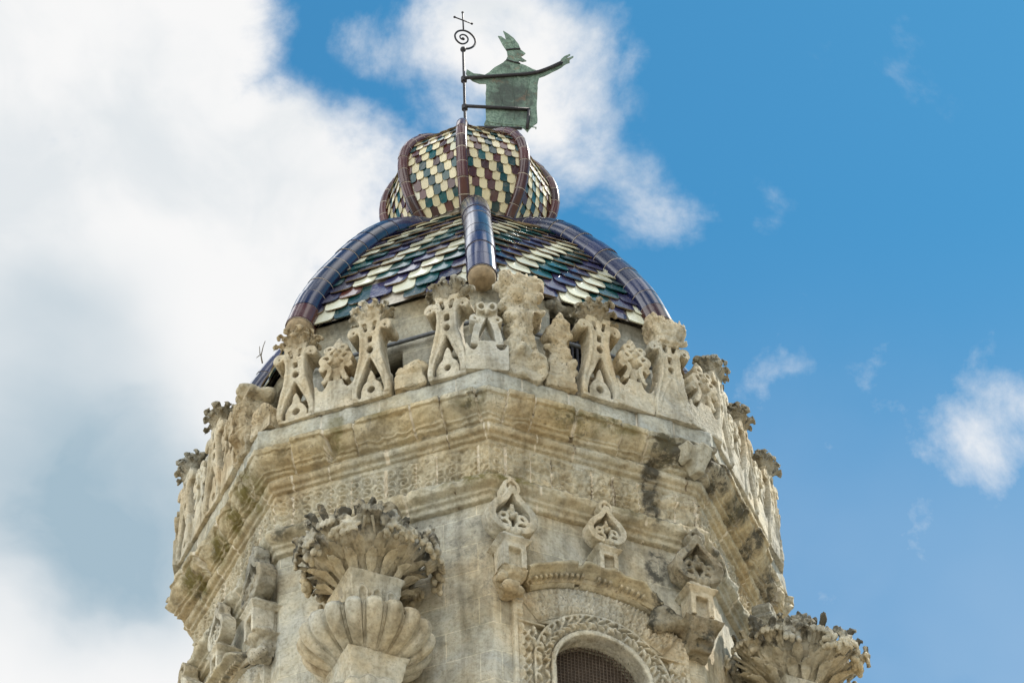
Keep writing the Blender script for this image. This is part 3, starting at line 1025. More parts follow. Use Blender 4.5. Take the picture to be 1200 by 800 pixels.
def relief_band_mesh(seed, worn):
    """band of carved voussoirs under the pediment"""
    bm = bmesh.new()
    nr, na = 20, 180
    a0, a1 = PI / 2 + .66, PI / 2 - .66
    grid = []
    for i in range(na + 1):
        a = a0 + (a1 - a0) * i / na
        row = []
        for j in range(nr + 1):
            r = 1.235 + 0.39 * j / nr
            x, z = r * math.cos(a), -4.05 + r * math.sin(a)
            e = min(j, nr - j, i, na - i)
            h = 0.0
            if e > 1:
                arcl = (a0 - a) * 1.35
                jj = (arcl / .255) % 1; dj = min(jj, 1 - jj) * .255
                sx_, sz_ = (arcl / .09), (r / .09)
                cx, cz = sx_ % 1 - .5, sz_ % 1 - .5
                h = .022 + .010 * math.cos(math.hypot(cx, cz) * 15 + math.atan2(cz, cx)) * worn + .012 * noise.fractal(Vector((x * 22, z * 22, seed)), 1, 2, 3)
                h -= .016 * max(0, 1 - dj / .012)
            row.append(bm.verts.new((x, -AP - .040 - h * 1.7, z)))
        grid.append(row)
    for i in range(na):
        for j in range(nr):
            f = bm.faces.new((grid[i][j], grid[i + 1][j], grid[i + 1][j + 1], grid[i][j + 1])); f.smooth = True
    return mesh_from(bm)


def pediment_mesh(seed):
    bm = bmesh.new()
    # profile (outwards, radius) of the curved hood
    pf = [(0.02, 1.495), (0.10, 1.50), (0.105, 1.525), (0.13, 1.53), (0.135, 1.56), (0.11, 1.565), (0.11, 1.655), (0.20, 1.66), (0.205, 1.685), (0.25, 1.70), (0.28, 1.735), (0.32, 1.74), (0.335, 1.76), (0.34, 1.80), (0.31, 1.82), (0.2, 1.845), (0.10, 1.86), (0.0, 1.87)]
    na = 150
    a0, a1 = PI / 2 + .56, PI / 2 - .62
    g_ = []
    for i in range(na + 1):
        a = a0 + (a1 - a0) * i / na
        u = 1.8 * math.cos(a)
        row = []
        for (o_, r) in pf:
            r = 1.87 - (1.87 - r) * .64; o_ *= .85
            p = Vector((r * math.cos(a), -AP - o_, -4.05 + r * math.sin(a)))
            er = 0.022 * fbm(p + Vector((seed, 0, 0)), 5, 5) + .03 * fbm(p + Vector((0, seed, 0)), 1.8, 3)
            if u > 0.48: er -= o_ * (.35 + .5 * fbm(p, 3, 4)) * min(1, (u - .48) / .08)
            if -0.35 < u < -.28: er -= .05
            p += Vector((0, -er * (o_ > .03), er * .5 * (o_ > .03)))
            row.append(bm.verts.new(p))
        g_.append(row)
    for i in range(na):
        for j in range(len(pf) - 1):
            f = bm.faces.new((g_[i][j], g_[i][j + 1], g_[i + 1][j + 1], g_[i + 1][j])); f.smooth = True
    bm.faces.new(g_[0]); bm.faces.new(g_[-1][::-1])
    return mesh_from(bm)


def dentil_mesh(seed):
    rnd = random.Random(seed)
    bm = bmesh.new()
    for i in range(23):
        a = PI / 2 + .52 - i * .0405
        if 9 < i < 12 or i == 15 or (i > 20): continue
        r = 1.700
        M = Matrix.Translation((r * math.cos(a), -AP - 0.165, -4.05 + r * math.sin(a))) @ Matrix.Rotation(-(a - PI / 2), 4, 'Y')
        box(bm, (0, 0, 0), (.036, .10, .052 * rnd.uniform(.8, 1.05)), M)
    strip(bm, [(1.700 * math.cos(PI / 2 + .54 - q * .05), -4.05 + 1.700 * math.sin(PI / 2 + .54 - q * .05)) for q in range(21)], .08, -AP - .125, -AP - .08)
    return stonify(bm, .010, .004, 20, seed, 1)


def window(k, seed):
    M = facem(k)
    bm = bmesh.new()
    strip(bm, arch_path(0.605), 0.065, -AP - 0.070, -AP + 0.30)
    win = link("window", stonify(bm, .016, .006, 8, seed), M_carve, tower, M)
    # sub-parts sit in the window's own frame
    link("archivolt", carved_arch_mesh(seed), M_carve, win)
    link("surround", jamb_mesh(seed), M_carve, win)
    link("relief_band", relief_band_mesh(seed, 1.0), M_carve, win)
    me = pediment_mesh(seed)
    set_dirt(me, lambda co: (max(0, min(1, (co.x - .42) * 4)) * .9 + .35 * max(0, (co.z + 2.32) * 6), 0.3 * max(0, (co.z + 2.34) * 6), 0.4))
    link("pediment", me, M_mould, win)
    dm_ = dentil_mesh(seed); set_dirt(dm_, lambda co: (.25, 0, .8)); link("dentil_course", dm_, M_carve, win)
    bm = bmesh.new()
    prism(bm, arch_path(0.575), -AP + 0.26, -AP + 0.32)
    link("shade_backing", mesh_from(bm), M_window_shade, win)  # plain sheet coloured dark in place of the unlit interior
    bm = bmesh.new()
    i = 0
    x = -.55
    while x < .56:
        zt = ARC_Z + math.sqrt(max(0, .56 ** 2 - x * x))
        box(bm, (x, -AP + .16, (zt - 6.4) / 2), (.008, .008, zt + 6.4)); x += .044
    z = -6.4
    while z < ARC_Z + .55:
        hw = .56 if z < ARC_Z else math.sqrt(max(0.001, .56 ** 2 - (z - ARC_Z) ** 2))
        box(bm, (0, -AP + .169, z), (2 * hw, .008, .008)); z += .044
    link("wire_mesh", mesh_from(bm), M_wire, win)
    return win


window(0, 3)
window(-2, 8)

# ------------------------------------------------------------------ parapet
par = tower_empty("parapet", "carved limestone parapet of pierced uprights around the top of the tower", "parapet", Vector((0, 0, 0.01)))


def pl_disp(k, u, R, z, p):
    if R < 3.62: return 0
    j, r = joints(u, k, 0.46, 7, 0.012)
    return (r - .5) * 0.030 - .02 * j + .016 * fbm(p, 5, 5) + .02 * fbm(p, 1.7, 3), j


me = mesh_from(oct_loft(resample([(3.42, 0.0), (3.42, .27), (3.44, .285), (3.70, .30), (3.725, .28), (3.73, .02), (3.70, -.03), (3.60, -.10)], .03), 110, disp=pl_disp))
set_dirt(me, dirt_at)
link("plinth", me, M_plinth, par)
APP = RP * CC


def rows(bm, W, gaps, z0, z1, y0, y1, dz=0.011):
    """flat-faced pierced slab: half width W(z); gaps(z) gives open intervals of x >= 0 (mirrored)"""
    n = int((z1 - z0) / dz)
    for i in range(n + 1):
        z = z0 + (z1 - z0) * i / n
        w_ = W(z); cur = 0.0; solid = []
        for (a, b) in sorted(gaps(z)):
            if a > cur: solid.append((cur, min(a, w_)))
            cur = max(cur, b)
        if cur < w_: solid.append((cur, w_))
        for (a, b) in solid:
            if b - a < .004: continue
            if a == 0.0:
                box(bm, (0, (y0 + y1) / 2, z), (2 * b, y1 - y0, dz * 1.5))
            else:
                for s in (-1, 1): box(bm, (s * (a + b) / 2, (y0 + y1) / 2, z), (b - a, y1 - y0, dz * 1.5))


def upright_bm(variant, rnd):
    bm = bmesh.new()
    y0, y1 = -0.10, 0.15
    W = lambda z: float(np.interp(z, [0, .10, .25, .40, .55, .70, .85, 1.0, 1.07, 1.13, 1.2, 1.3], [.228, .24, .232, .20, .165, .138, .125, .128, .15, .17, .13, .16]))
    G = lambda z: float(np.interp(z, [0, .12, .25, .38, .50, .60, .65], [.165, .17, .145, .10, .055, .018, 0]))

    def gaps(z):
        g = []
        if z < .65 and variant == 'plain': g.append((0.0, G(z)))
        q = abs(z - .765) / .062
        if q < 1 and variant != 'worn': g.append((0.0, .043 * math.sqrt(1 - q * q)))
        if .875 < z < .985 and variant != 'worn': g.append((0.0, .030))
        if 1.06 < z < 1.21: g.append((.030 + (z - 1.06) * .1, .062 + (z - 1.06) * .25))
        return g
    rows(bm, W, gaps, 0.0, 1.28, y0, y1)
    for s in (-1, 1):
        # shoulder scrolls, proud of the face, turning down
        strip(bm, smoothpath([(s * .09, 1.02), (s * .125, 1.10), (s * .18, 1.155), (s * .235, 1.135), (s * .245, 1.07), (s * .215, 1.045)], 4), .062, y0 - .012, y1 + .02)
        strip(bm, [(s * .205 + .034 * math.cos(2 * PI * q / 12), 1.09 + .034 * math.sin(2 * PI * q / 12)) for q in range(13)], .03, y0 - .012, y1 + .02)
        strip(bm, [(s * (W(z) - .022), z) for z in np.linspace(.03, 1.08, 22)], .034, y0 - .022, y0 + .05)
        strip(bm, [(s * (G(z) + .016), z) for z in np.linspace(.03, .64, 14)], .024, y0 - .016, y0 + .05)
    # back slab of the arch and the ogee leaf with its ring
    box(bm, (0, .125, .24), (.40, .05, .50))
    for q in range(6):
        for s in (-1, 1): ell(bm, (s * (.15 - q * .02), .09, .06 + q * .075), (.03, .04, .03), (0, 0, 0), 7, 5)
    Wm = lambda z: float(np.interp(z, [0, .06, .14, .22, .28, .34, .42, .45], [.125, .14, .138, .105, .055, .045, .022, .004]))

    def gm(z):
        q = abs(z - .145) / .058
        return [(0.0, .048 * math.sqrt(1 - q * q))] if q < 1 else []
    rows(bm, Wm, gm, 0.0, .45, -.085, .11)
    box(bm, (0, .02, .015), (.44, .22, .05))
    if variant == 'filled':
        box(bm, (0, .06, .3), (.36, .17, .56))
    if variant == 'worn':
        box(bm, (0, .06, .3), (.36, .17, .56)); box(bm, (0, .06, .85), (.16, .17, .6))
        for q in range(16):
            ell(bm, (rnd.uniform(-.17, .17), rnd.uniform(-.1, .02), rnd.uniform(.05, 1.2)), (rnd.uniform(.06, .13), .08, rnd.uniform(.06, .14)), (rnd.random(), 0, rnd.random()))
    return bm


def blade(bm, path, wid, thick, up_=None):
    """pointed leaf: path of centre points, half widths, ridge thickness"""
    n = len(path); P_ = [Vector(p) for p in path]
    rings = []
    for i in range(n):
        t_ = (P_[min(i + 1, n - 1)] - P_[max(i - 1, 0)]).normalized()
        out = Vector((P_[i].x, P_[i].y, 0)); 
        if out.length < .01: out = Vector((0, -1, 0))
        side = t_.cross(out)
        if side.length < .05: side = t_.cross(Vector((0, 0, 1)))
        side.normalize(); nn = side.cross(t_).normalized()
        w_ = max(wid[i], .006)
        rings.append([bm.verts.new(P_[i] + v) for v in (side * w_, nn * thick, side * -w_, nn * -thick)])
    for i in range(n - 1):
        for j in range(4):
            k = (j + 1) % 4
            bm.faces.new((rings[i][j], rings[i][k], rings[i + 1][k], rings[i + 1][j]))
    bm.faces.new(rings[0][::-1]); bm.faces.new(rings[-1])


def crown_bm(rnd, fan=False):
    """leafy crown of an upright; origin at its foot"""
    bm = bmesh.new()
    if fan:
        prism(bm, [(-.13, -.05), (.13, -.05), (.20, .12), (.26, .30), (.24, .40), (-.24, .42), (-.26, .30), (-.19, .12)], -.10, .14)
        for q in range(9):
            x = -.22 + q * .055
            tube(bm, [(x * .5, -.12, .0), (x * .8, -.13, .2), (x * 1.05, -.10, .42 + .03 * (q % 2))], [.02, .028, .018], 6)
        for q in range(10):
            ell(bm, (rnd.uniform(-.2, .2), -.12, rnd.uniform(0, .3)), (.05, .04, .06), (rnd.random(), 0, rnd.random()))
        return bm
    frustum(bm, (0, .02, -.04), (.17, .16), (.30, .24), .22)
    ell(bm, (0, .02, .20), (.17, .13, .08))
    for lay, (n, r1, zt, wd) in enumerate(((9, .27, .24, .062), (9, .24, .33, .055), (7, .16, .38, .05))):
        for q in range(n):
            a = 2 * PI * (q + .5 * lay) / n + rnd.uniform(-.14, .14)
            c, s = math.cos(a), math.sin(a) * .74
            k_ = rnd.uniform(.88, 1.1); z_ = zt * rnd.uniform(.9, 1.12)
            pp = [(c * .07, s * .07, -.03), (c * .12, s * .12, z_ * .45), (c * r1 * .75 * k_, s * r1 * .75 * k_, z_ * .88), (c * r1 * k_, s * r1 * k_, z_), (c * r1 * 1.14 * k_, s * r1 * 1.14 * k_, z_ * .9), (c * r1 * 1.10 * k_, s * r1 * 1.10 * k_, z_ * .74)]
            blade(bm, pp, [.03, wd * .8, wd * 1.15, wd, wd * .7, .012], .024)
            if rnd.random() < .6:
                ell(bm, (c * r1 * .8, s * r1 * .8, z_ + .01), (.04, .04, .035), (0, 0, 0), 8, 6)
    return bm


def trefoil_bm(rnd, owl=False):
    """small scrolled finial between the uprights"""
    bm = bmesh.new()
    y0, y1 = -.09, .12
    # block with concave shoulders
    sh = [(-.255, 0), (-.255, .40), (-.235, .40), (-.20, .33), (-.155, .31), (-.11, .36), (-.085, .45), (.085, .45), (.11, .36), (.155, .31), (.20, .33), (.235, .40), (.255, .40), (.255, 0)]
    prism(bm, sh, y0, y1)
    if owl:
        for s in (-1, 1):
            strip(bm, smoothpath([(s * .15, .40), (s * .125, .60), (s * .085, .74), (s * .045, .84)], 4), .085, y0, y1)
            strip(bm, spiral(s * .135, .80, .055, .02, PI / 2, 1.2, 14), .035, y0 - .01, y1)
            strip(bm, [(s * .065 + .045 * math.cos(2 * PI * q / 14), .98 + .058 * math.sin(2 * PI * q / 14)) for q in range(15)], .030, y0 - .03, y0 + .05)
        box(bm, (0, .03, .97), (.24, .16, .22)); ell(bm, (0, y0, .92), (.03, .04, .06))
        for q in range(5): ell(bm, (-.10 + .05 * q, .02, 1.10), (.035, .07, .04))
        return bm
    for s in (-1, 1):
        strip(bm, smoothpath([(s * .155, .44), (s * .10, .50), (s * .065, .60), (s * .075, .68), (s * .13, .72), (s * .155, .67), (s * .12, .635)], 4), .052, y0, y1)
        strip(bm, spiral(s * .095, .80, .080, .022, -PI / 2 if s > 0 else -PI / 2, 1.35 * s, 20), .040, y0 - .01, y1)
        strip(bm, spiral(s * .062, .955, .060, .02, -PI / 2, 1.2 * s, 16), .036, y0, y1 - .02)
    box(bm, (0, .03, .56), (.09, .15, .26))
    ell(bm, (0, .02, .80), (.16, .10, .10)); ell(bm, (0, .02, .93), (.12, .09, .12)); ell(bm, (0, -.06, .87), (.04, .06, .04))
    for v in bm.verts:
        if v.co.z > .5: v.co.x *= 1.18
    tube(bm, [(0, .02, .97), (0, .02, 1.08), (0, .02, 1.16), (0, .02, 1.21)], [.085, .075, .04, .012], 8)
    return bm


def stump_bm(rnd, h=.5):
    bm = bmesh.new()
    frustum(bm, (0, .02, 0), (.38, .26), (.30, .20), h * .75)
    for q in range(9):
        ell(bm, (rnd.uniform(-.10, .10), rnd.uniform(-.06, .08), h * rnd.uniform(.45, .92)), (rnd.uniform(.08, .14), .10, rnd.uniform(.06, .12)), (rnd.random(), rnd.random(), 0))
    return bm


def spiky_bm(rnd):
    """weather-eaten finial, only a pointed lump left"""
    bm = bmesh.new()
    frustum(bm, (0, .02, 0), (.40, .24), (.26, .2), .45)
    prism(bm, [(-.09, .4), (-.14, .62), (-.09, .76), (-.16, .92), (-.06, 1.10), (.02, 1.22), (.14, 1.02), (.17, .86), (.08, .74), (.12, .60), (.10, .4)], -.08, .12)
    for q in range(12):
        ell(bm, (rnd.uniform(-.14, .14), rnd.uniform(-.10, .0), rnd.uniform(.1, 1.0)), (rnd.uniform(.04, .09), .06, rnd.uniform(.04, .10)), (rnd.random(), 0, rnd.random()))
    return bm


rnd = random.Random(11)
UP = [stonify(upright_bm('plain', rnd), .0095, .0035, 14, i, 0, .010, 2.5) for i in range(3)]
UPF = stonify(upright_bm('filled', rnd), .0100, .007, 12, 5, 0, .018, 2.5)
UPW = stonify(upright_bm('worn', rnd), .017, .040, 7, 7, 0, .05, 3.0)
CR = [stonify(crown_bm(rnd), .0095, .010, 17, 20 + i, 0, .022, 5) for i in range(4)]
CRF = stonify(crown_bm(rnd, True), .012, .020, 13, 30, 0, .03, 4)
CRW = stonify(crown_bm(rnd, True), .018, .035, 8, 31, 0, .06, 3)
TR = [stonify(trefoil_bm(rnd), .0095, .003, 14, 40 + i, 0, .008, 3) for i in range(3)]
OWL = stonify(trefoil_bm(rnd, True), .010, .006, 12, 44, 0, .012, 3)
STUMP = [stonify(stump_bm(rnd, h), .018, .030, 6, 50 + i, 0, .03, 3) for i, h in enumerate((.48, .42))]
SPIKY = stonify(spiky_bm(rnd), .017, .030, 8, 55, 0, .04, 3)
for m_ in UP + [UPF]: m_.materials.append(M_carve)
UPW.materials.append(M_erode); CRW.materials.append(M_erode); CRF.materials.append(M_carve)
for m_ in CR: m_.materials.append(M_crown)
for m_ in TR + [OWL]: m_.materials.append(M_carve)
for m_ in STUMP + [SPIKY]: m_.materials.append(M_erode)
CRL = [x.copy() for x in CR[:2]]
for m_ in CRL: m_.materials[0] = M_carve
rj = random.Random(4)


def place_upright(k, u, body, crown, cz=1.18, sc_=1.0):
    M = facem(k) @ Matrix.Translation((u, -APP, .295)) @ Euler((rj.uniform(-.015, .015), rj.uniform(-.02, .02), rj.uniform(-.04, .04))).to_matrix().to_4x4() @ Matrix.Diagonal((1, 1, sc_, 1))
    b = link("upright", body, None, par, M)
    if body is UPW: b['label'] = 'weather-eaten upright with its carving worn away'
    if crown is not None:
        c = bpy.data.objects.new("leaf_crown", crown); COL.objects.link(c)
        c.parent = b; c.location = (0, 0, cz); c.scale = (rj.uniform(.92, 1.04), 1, .92)
        c.rotation_euler = (0, 0, rj.uniform(-.12, .12))
    return b


def place_small(M, mesh, name):
    return link(name, mesh, None, par, M @ Euler((rj.uniform(-.02, .02), rj.uniform(-.025, .025), rj.uniform(-.08, .08))).to_matrix().to_4x4())


def fpos(k, u): return facem(k) @ Matrix.Translation((u, -APP, .295))
def vpos(k): return vertm(k) @ Matrix.Translation((0, -RP + .06, .295))


# front left face
place_upright(-1, -.95, UP[0], CRL[0], sc_=.93); place_small(fpos(-1, -.47), TR[0], "scroll_finial")
place_upright(-1, 0, UP[1], CRL[1]); place_small(fpos(-1, .47), STUMP[0], "broken_stump")
place_upright(-1, .95, UP[2], CR[2]); place_small(vpos(0), OWL, "scroll_finial")
# front right face
place_upright(0, -.95, UPW, CRW, 1.22); place_small(fpos(0, -.48), SPIKY, "eroded_finial")
place_upright(0, 0, UP[0], CR[0]); place_small(fpos(0, .46), TR[1], "scroll_finial")
place_upright(0, .95, UPF, CRF, 1.22); place_small(vpos(1), TR[2], "scroll_finial")
# right-hand face
place_upright(1, -.95, UP[1], CR[3]); place_small(fpos(1, -.47), TR[0], "scroll_finial")
place_upright(1, 0, UP[2], CR[1]); place_small(fpos(1, .47), TR[1], "scroll_finial")
place_upright(1, .95, UPF, CR[2]); place_small(vpos(2), TR[2], "scroll_finial")
# left-hand face
place_small(vpos(-1), STUMP[1], "broken_stump")
place_upright(-2, .95, UPW, None, sc_=.80); place_small(fpos(-2, .47), TR[1], "scroll_finial")
place_upright(-2, 0, UP[0], CR[0]); place_small(fpos(-2, -.47), TR[0], "scroll_finial")
place_upright(-2, -.95, UP[1], CR[3]); place_small(vpos(-2), TR[2], "scroll_finial")

# ------------------------------------------------------------------ heart-shaped finials on pedestals
def heart_bm(rnd):
    """open heart scroll; origin at the foot"""
    bm = bmesh.new()
    y0, y1 = -.09, .13
    for s in (-1, 1):
        strip(bm, smoothpath([(0, .70), (s * .035, .60), (s * .09, .50), (s * .19, .40), (s * .255, .28), (s * .235, .15), (s * .15, .07), (s * .06, .06)], 5), [.06 + .03 * min(1, i / 14) for i in range(36)], y0, y1)
        strip(bm, smoothpath([(s * .035, .05), (s * .045, .14), (s * .10, .19), (s * .15, .17), (s * .165, .22), (s * .13, .27), (s * .075, .26), (s * .07, .21), (s * .10, .20)], 4), .042, y0 + .01, y1 - .02)
        strip(bm, smoothpath([(s * .05, .60), (s * .085, .66), (s * .075, .74), (s * .02, .79), (0, .83)], 4), .045, y0 + .02, y1 - .02)
    for c, r in (((0, .36), .045), ((-.045, .31), .04), ((.045, .31), .04), ((0, .27), .035)):
        ell(bm, (c[0], 0.0, c[1]), (r, .09, r))
    strip(bm, smoothpath([(0, .24), (0, .34), (0, .44)], 3), .04, y0 + .03, y1 - .02)
    ell(bm, (0, .02, .07), (.085, .09, .07)); ell(bm, (0, .0, .0), (.12, .11, .05)); ell(bm, (0, .02, .76), (.05, .07, .05))
    for q in (-1, 0, 1): ell(bm, (q * .07, -.08, .03), (.03, .04, .05))
    return bm


def pedestal_bm(rnd, niche=True):
    """bracket pedestal: top at z=0"""
    bm = bmesh.new()
    frustum(bm, (0, .06, -.05), (.27, .30), (.24, .26), .05)
    frustum(bm, (0, .06, -.10), (.40, .40), (.27, .30), .05)
    frustum(bm, (0, .06, -.17), (.30, .32), (.41, .42), .07)
    for s in (-1, 1): box(bm, (s * .11, .03, -.33), (.06, .26, .33))
    box(bm, (0, .09, -.33), (.24, .22, .33)); box(bm, (0, .03, -.20), (.24, .26, .06))
    return bm


def corbel_bm(rnd):
    bm = bmesh.new()
    frustum(bm, (0, .10, -.57), (.24, .22), (.36, .36), .09)
    frustum(bm, (0, .13, -.80), (.14, .12), (.24, .24), .24)
    for q in range(9): ell(bm, (rnd.uniform(-.12, .12), rnd.uniform(-.04, .1), rnd.uniform(-.75, -.5)), (.06, .05, .07), (rnd.random(), 0, rnd.random()))
    return bm


rnd = random.Random(21)
HEART = [stonify(heart_bm(rnd), .0095, .003, 14, 60 + i, 0, .006, 3) for i in range(2)]
HEARTW = stonify(heart_bm(rnd), .0145, .018, 8, 66, 0, .02, 3)
PED = stonify(pedestal_bm(rnd), .0105, .004, 12, 70, 0, .006, 3)
CORB = stonify(corbel_bm(rnd), .018, .028, 7, 71, 0, .03, 3)
# wide moulded bracket of the right-hand finial
bm = bmesh.new()
frustum(bm, (0, .12, -.62), (.44, .46), (.50, .52), .06); frustum(bm, (0, .12, -.72), (.30, .36), (.44, .46), .10)
frustum(bm, (0, .14, -.95), (.24, .28), (.32, .38), .22)
for q in range(3): box(bm, (-.08 + .08 * q, -.06, -.80), (.04, .05, .08))
for q in range(9): ell(bm, (-.34 + rnd.uniform(-.16, .12), .10, -.56 + rnd.uniform(-.12, .10)), (.13, .12, .10), (rnd.random(), 0, 0))
BRACK = stonify(bm, .017, .018, 7, 73, 0, .02, 3)
set_dirt(BRACK, lambda co: (max(0, .18 + .6 * noise.noise(co * 4) + (.3 if co.x < -.15 else 0)), .15, 0)); set_dirt(HEARTW, lambda co: (max(0, .12 + .6 * noise.noise(co * 5)), 0, 0))
for m_ in HEART: m_.materials.append(M_carve)
HEARTW.materials.append(M_crown); PED.materials.append(M_carve); CORB.materials.append(M_erode); BRACK.materials.append(M_crown)


def finial(k, u, ztop, label, heart, extra, proud=.20, size=1.0):
    M = facem(k) @ Matrix.Translation((u, -AP - proud, ztop)) @ Matrix.Diagonal((size, size, size, 1))
    f = thing("stone_finial", label, "finial", M, "heart-shaped finials above the windows")
    link("heart_scroll", heart, None, f); link("pedestal", PED, None, f)
    if extra is not None: link("corbel", extra, None, f)
    return f


finial(0, -1.14, -2.08, "pale heart-scroll finial on a bracket at the front corner left of the arched window", HEART[0], CORB)
finial(0, 0.03, -1.86, "heart-scroll finial on a niched pedestal on the middle of the curved window hood", HEART[1], None, .22, .80)
finial(0, 1.18, -2.06, "dark weathered heart-scroll finial on a moulded bracket at the right end of the window hood", HEARTW, BRACK)
finial(-2, 1.14, -2.06, "large grey finial between the leafy urn and the left-hand arched window", HEARTW, CORB)
finial(-2, 0.03, -1.86, "finial in the middle of the left-hand window hood seen edge on", HEART[1], None, .22, .80)
finial(-2, -1.14, -2.06, "farthest finial of the left-hand face near the tower's outline", HEART[0], CORB)

# ------------------------------------------------------------------ urns
def lathe_gadroon(prof, lobes, depth, n=252, squareness=0.0):
    bm = bmesh.new()
    rings = []
    for i in range(n):
        a = 2 * PI * i / n
        ph = (a * lobes / (2 * PI)) % 1
        x = abs(ph - .5) * 2
        bump = .25 + .75 * math.sqrt(max(0, 1 - (x / .80) ** 2)) if x < .80 else (0.0 if x < .86 else (.42 if x < .96 else .05))
        row = []
        for (r, z, dp) in prof:
            rr = r * (1 - depth * dp * (1 - bump))
            row.append(bm.verts.new((rr * math.sin(a), -rr * math.cos(a), z)))
        rings.append(row)
    for i in range(n):
        j = (i + 1) % n
        for q in range(len(prof) - 1):
            f = bm.faces.new((rings[i][q], rings[j][q], rings[j][q + 1], rings[i][q + 1])); f.smooth = True
    return bm


def basket_bm(rnd):
    """flaring basket of leaves, stalks and fruit; origin at its foot"""
    bm = bmesh.new()
    # core
    core = [(.30, 0.0), (.36, .12), (.50, .24), (.64, .34), (.70, .46), (.62, .60), (.35, .68), (.02, .70)]
    n = 32
    rings = [[bm.verts.new((r * math.sin(2 * PI * i / n), -r * math.cos(2 * PI * i / n), z)) for i in range(n)] for r, z in core]
    for a, b in zip(rings[:-1], rings[1:]):
        for i in range(n): bm.faces.new((a[i], a[(i + 1) % n], b[(i + 1) % n], b[i]))
    bm.faces.new(rings[0][::-1]); bm.faces.new(rings[-1])

    def pt(a, r, z): return Vector((r * math.sin(a), -r * math.cos(a), z))
    # lower broad leaves, two rows
    for lay, (n, r1, z1) in enumerate(((13, .60, .20), (13, .70, .31))):
        for i in range(n):
            a = 2 * PI * (i + .5 * lay) / n + rnd.uniform(-.07, .07)
            e = rnd.uniform(.92, 1.06)
            blade(bm, [pt(a, .33, .01 + .08 * lay), pt(a, .45, .12 + .09 * lay), pt(a, r1 * .82 * e, z1 * .86), pt(a, r1 * e, z1), pt(a, r1 * 1.10 * e, z1 - .01)], [.035, .075, .088, .055, .01], .026)
    # stalks
    for i in range(44):
        a = 2 * PI * i / 44 + rnd.uniform(-.08, .08)
        e = rnd.uniform(.76, .86)
        tube(bm, [pt(a, .46, .20), pt(a + rnd.uniform(-.06, .06), .63, .34), pt(a + rnd.uniform(-.10, .10), e, .40 + rnd.uniform(0, .12))], [.02, .022, .022], 6)
    # heads: flowers, grapes, curled leaf tips
    for i in range(27):
        a = 2 * PI * i / 27 + rnd.uniform(-.1, .1)
        r, z = rnd.uniform(.74, .88), rnd.uniform(.30, .54)
        kind = i % 3
        if kind == 0:
            for q in range(22):
                ell(bm, pt(a + rnd.uniform(-.14, .14), r + rnd.uniform(-.04, .07), z + rnd.uniform(-.17, .09)), (.042, .042, .042), (0, 0, 0), 7, 5)
        elif kind == 1:
            for q in range(7):
                b = 2 * PI * q / 7
                blade(bm, [pt(a, r, z), pt(a + .08 * math.cos(b), r + .06, z + .06 * math.sin(b)), pt(a + .16 * math.cos(b), r + .06, z + .12 * math.sin(b))], [.03, .055, .02], .03)
            ell(bm, pt(a, r + .06, z), (.045, .045, .045), (0, 0, 0), 8, 6)
        else:
            for q in range(4):
                b = a + (q - 1.5) * .07
                blade(bm, [pt(b, r - .14, z - .06), pt(b, r, z + .04), pt(b, r + .07, z + .02), pt(b, r + .08, z - .06)], [.04, .058, .055, .02], .03)
    for i in range(52):
        a = 2 * PI * i / 52 + rnd.uniform(-.1, .1); r = rnd.uniform(.62, .86); z = rnd.uniform(.50, .68)
        a2 = a + rnd.uniform(-.08, .08)
        blade(bm, [pt(a, r - .12, z - .14), pt(a, r, z - .02), pt(a2, r + rnd.uniform(.0, .06), z + .03), pt(a2, r + rnd.uniform(.03, .10), z + rnd.uniform(-.02, .05))], [.04, .06, .055, .02], .03)
        if i % 2: ell(bm, pt(a + .05, r - .02, z + .01), (.055, .055, .05), (rnd.random(), rnd.random(), 0), 8, 6)
    for i in range(16):
        ell(bm, pt(rnd.random() * 6.3, rnd.uniform(0, .5), .66 + rnd.uniform(-.02, .1)), (.09, .09, .07), (rnd.random(), 0, 0), 8, 6)
    return bm


def neck_bm():
    """tapering block with small arched niches, wider at the top; origin at its foot"""
    bm = bmesh.new()
    frustum(bm, (0, 0, 0), (.50, .50), (.66, .66), .46)
    frustum(bm, (0, 0, .44), (.66, .66), (.74, .74), .05)
    for fa in range(4):
        M = Matrix.Rotation(fa * PI / 2, 4, 'Z')
        for s in (-1, 0, 1):
            strip(bm, [(s * .18 + .055, .04), (s * .18 + .055, .26)] + [(s * .18 + .055 * math.cos(PI * q / 6), .26 + .06 * math.sin(PI * q / 6)) for q in range(7)] + [(s * .18 - .055, .26), (s * .18 - .055, .04)], .03, -.34, -.24)
        for v in bm.verts: pass
        bmesh.ops.rotate(bm, verts=bm.verts, cent=(0, 0, 0), matrix=Matrix.Rotation(PI / 2, 3, 'Z'))
    return bm


def block_bm():
    bm = bmesh.new()
    frustum(bm, (0, 0, 0), (.56, .56), (.68, .68), .36)
    frustum(bm, (0, 0, .35), (.68, .68), (.72, .72), .05)
    return bm


def flame_bm(rnd):
    bm = bmesh.new()
    for s in (-1, 1):
        strip(bm, spiral(s * .10, .26, .10, .03, -PI / 2, 1.4 * s, 18), .05, -.10, .12)
        strip(bm, spiral(s * .12, .08, .08, .02, -PI / 2, 1.2 * s, 16), .05, -.12, .12)
    ell(bm, (0, 0, .2), (.12, .12, .22)); ell(bm, (0, 0, .0), (.2, .16, .08)); ell(bm, (0, 0, .38), (.06, .06, .12))
    return bm


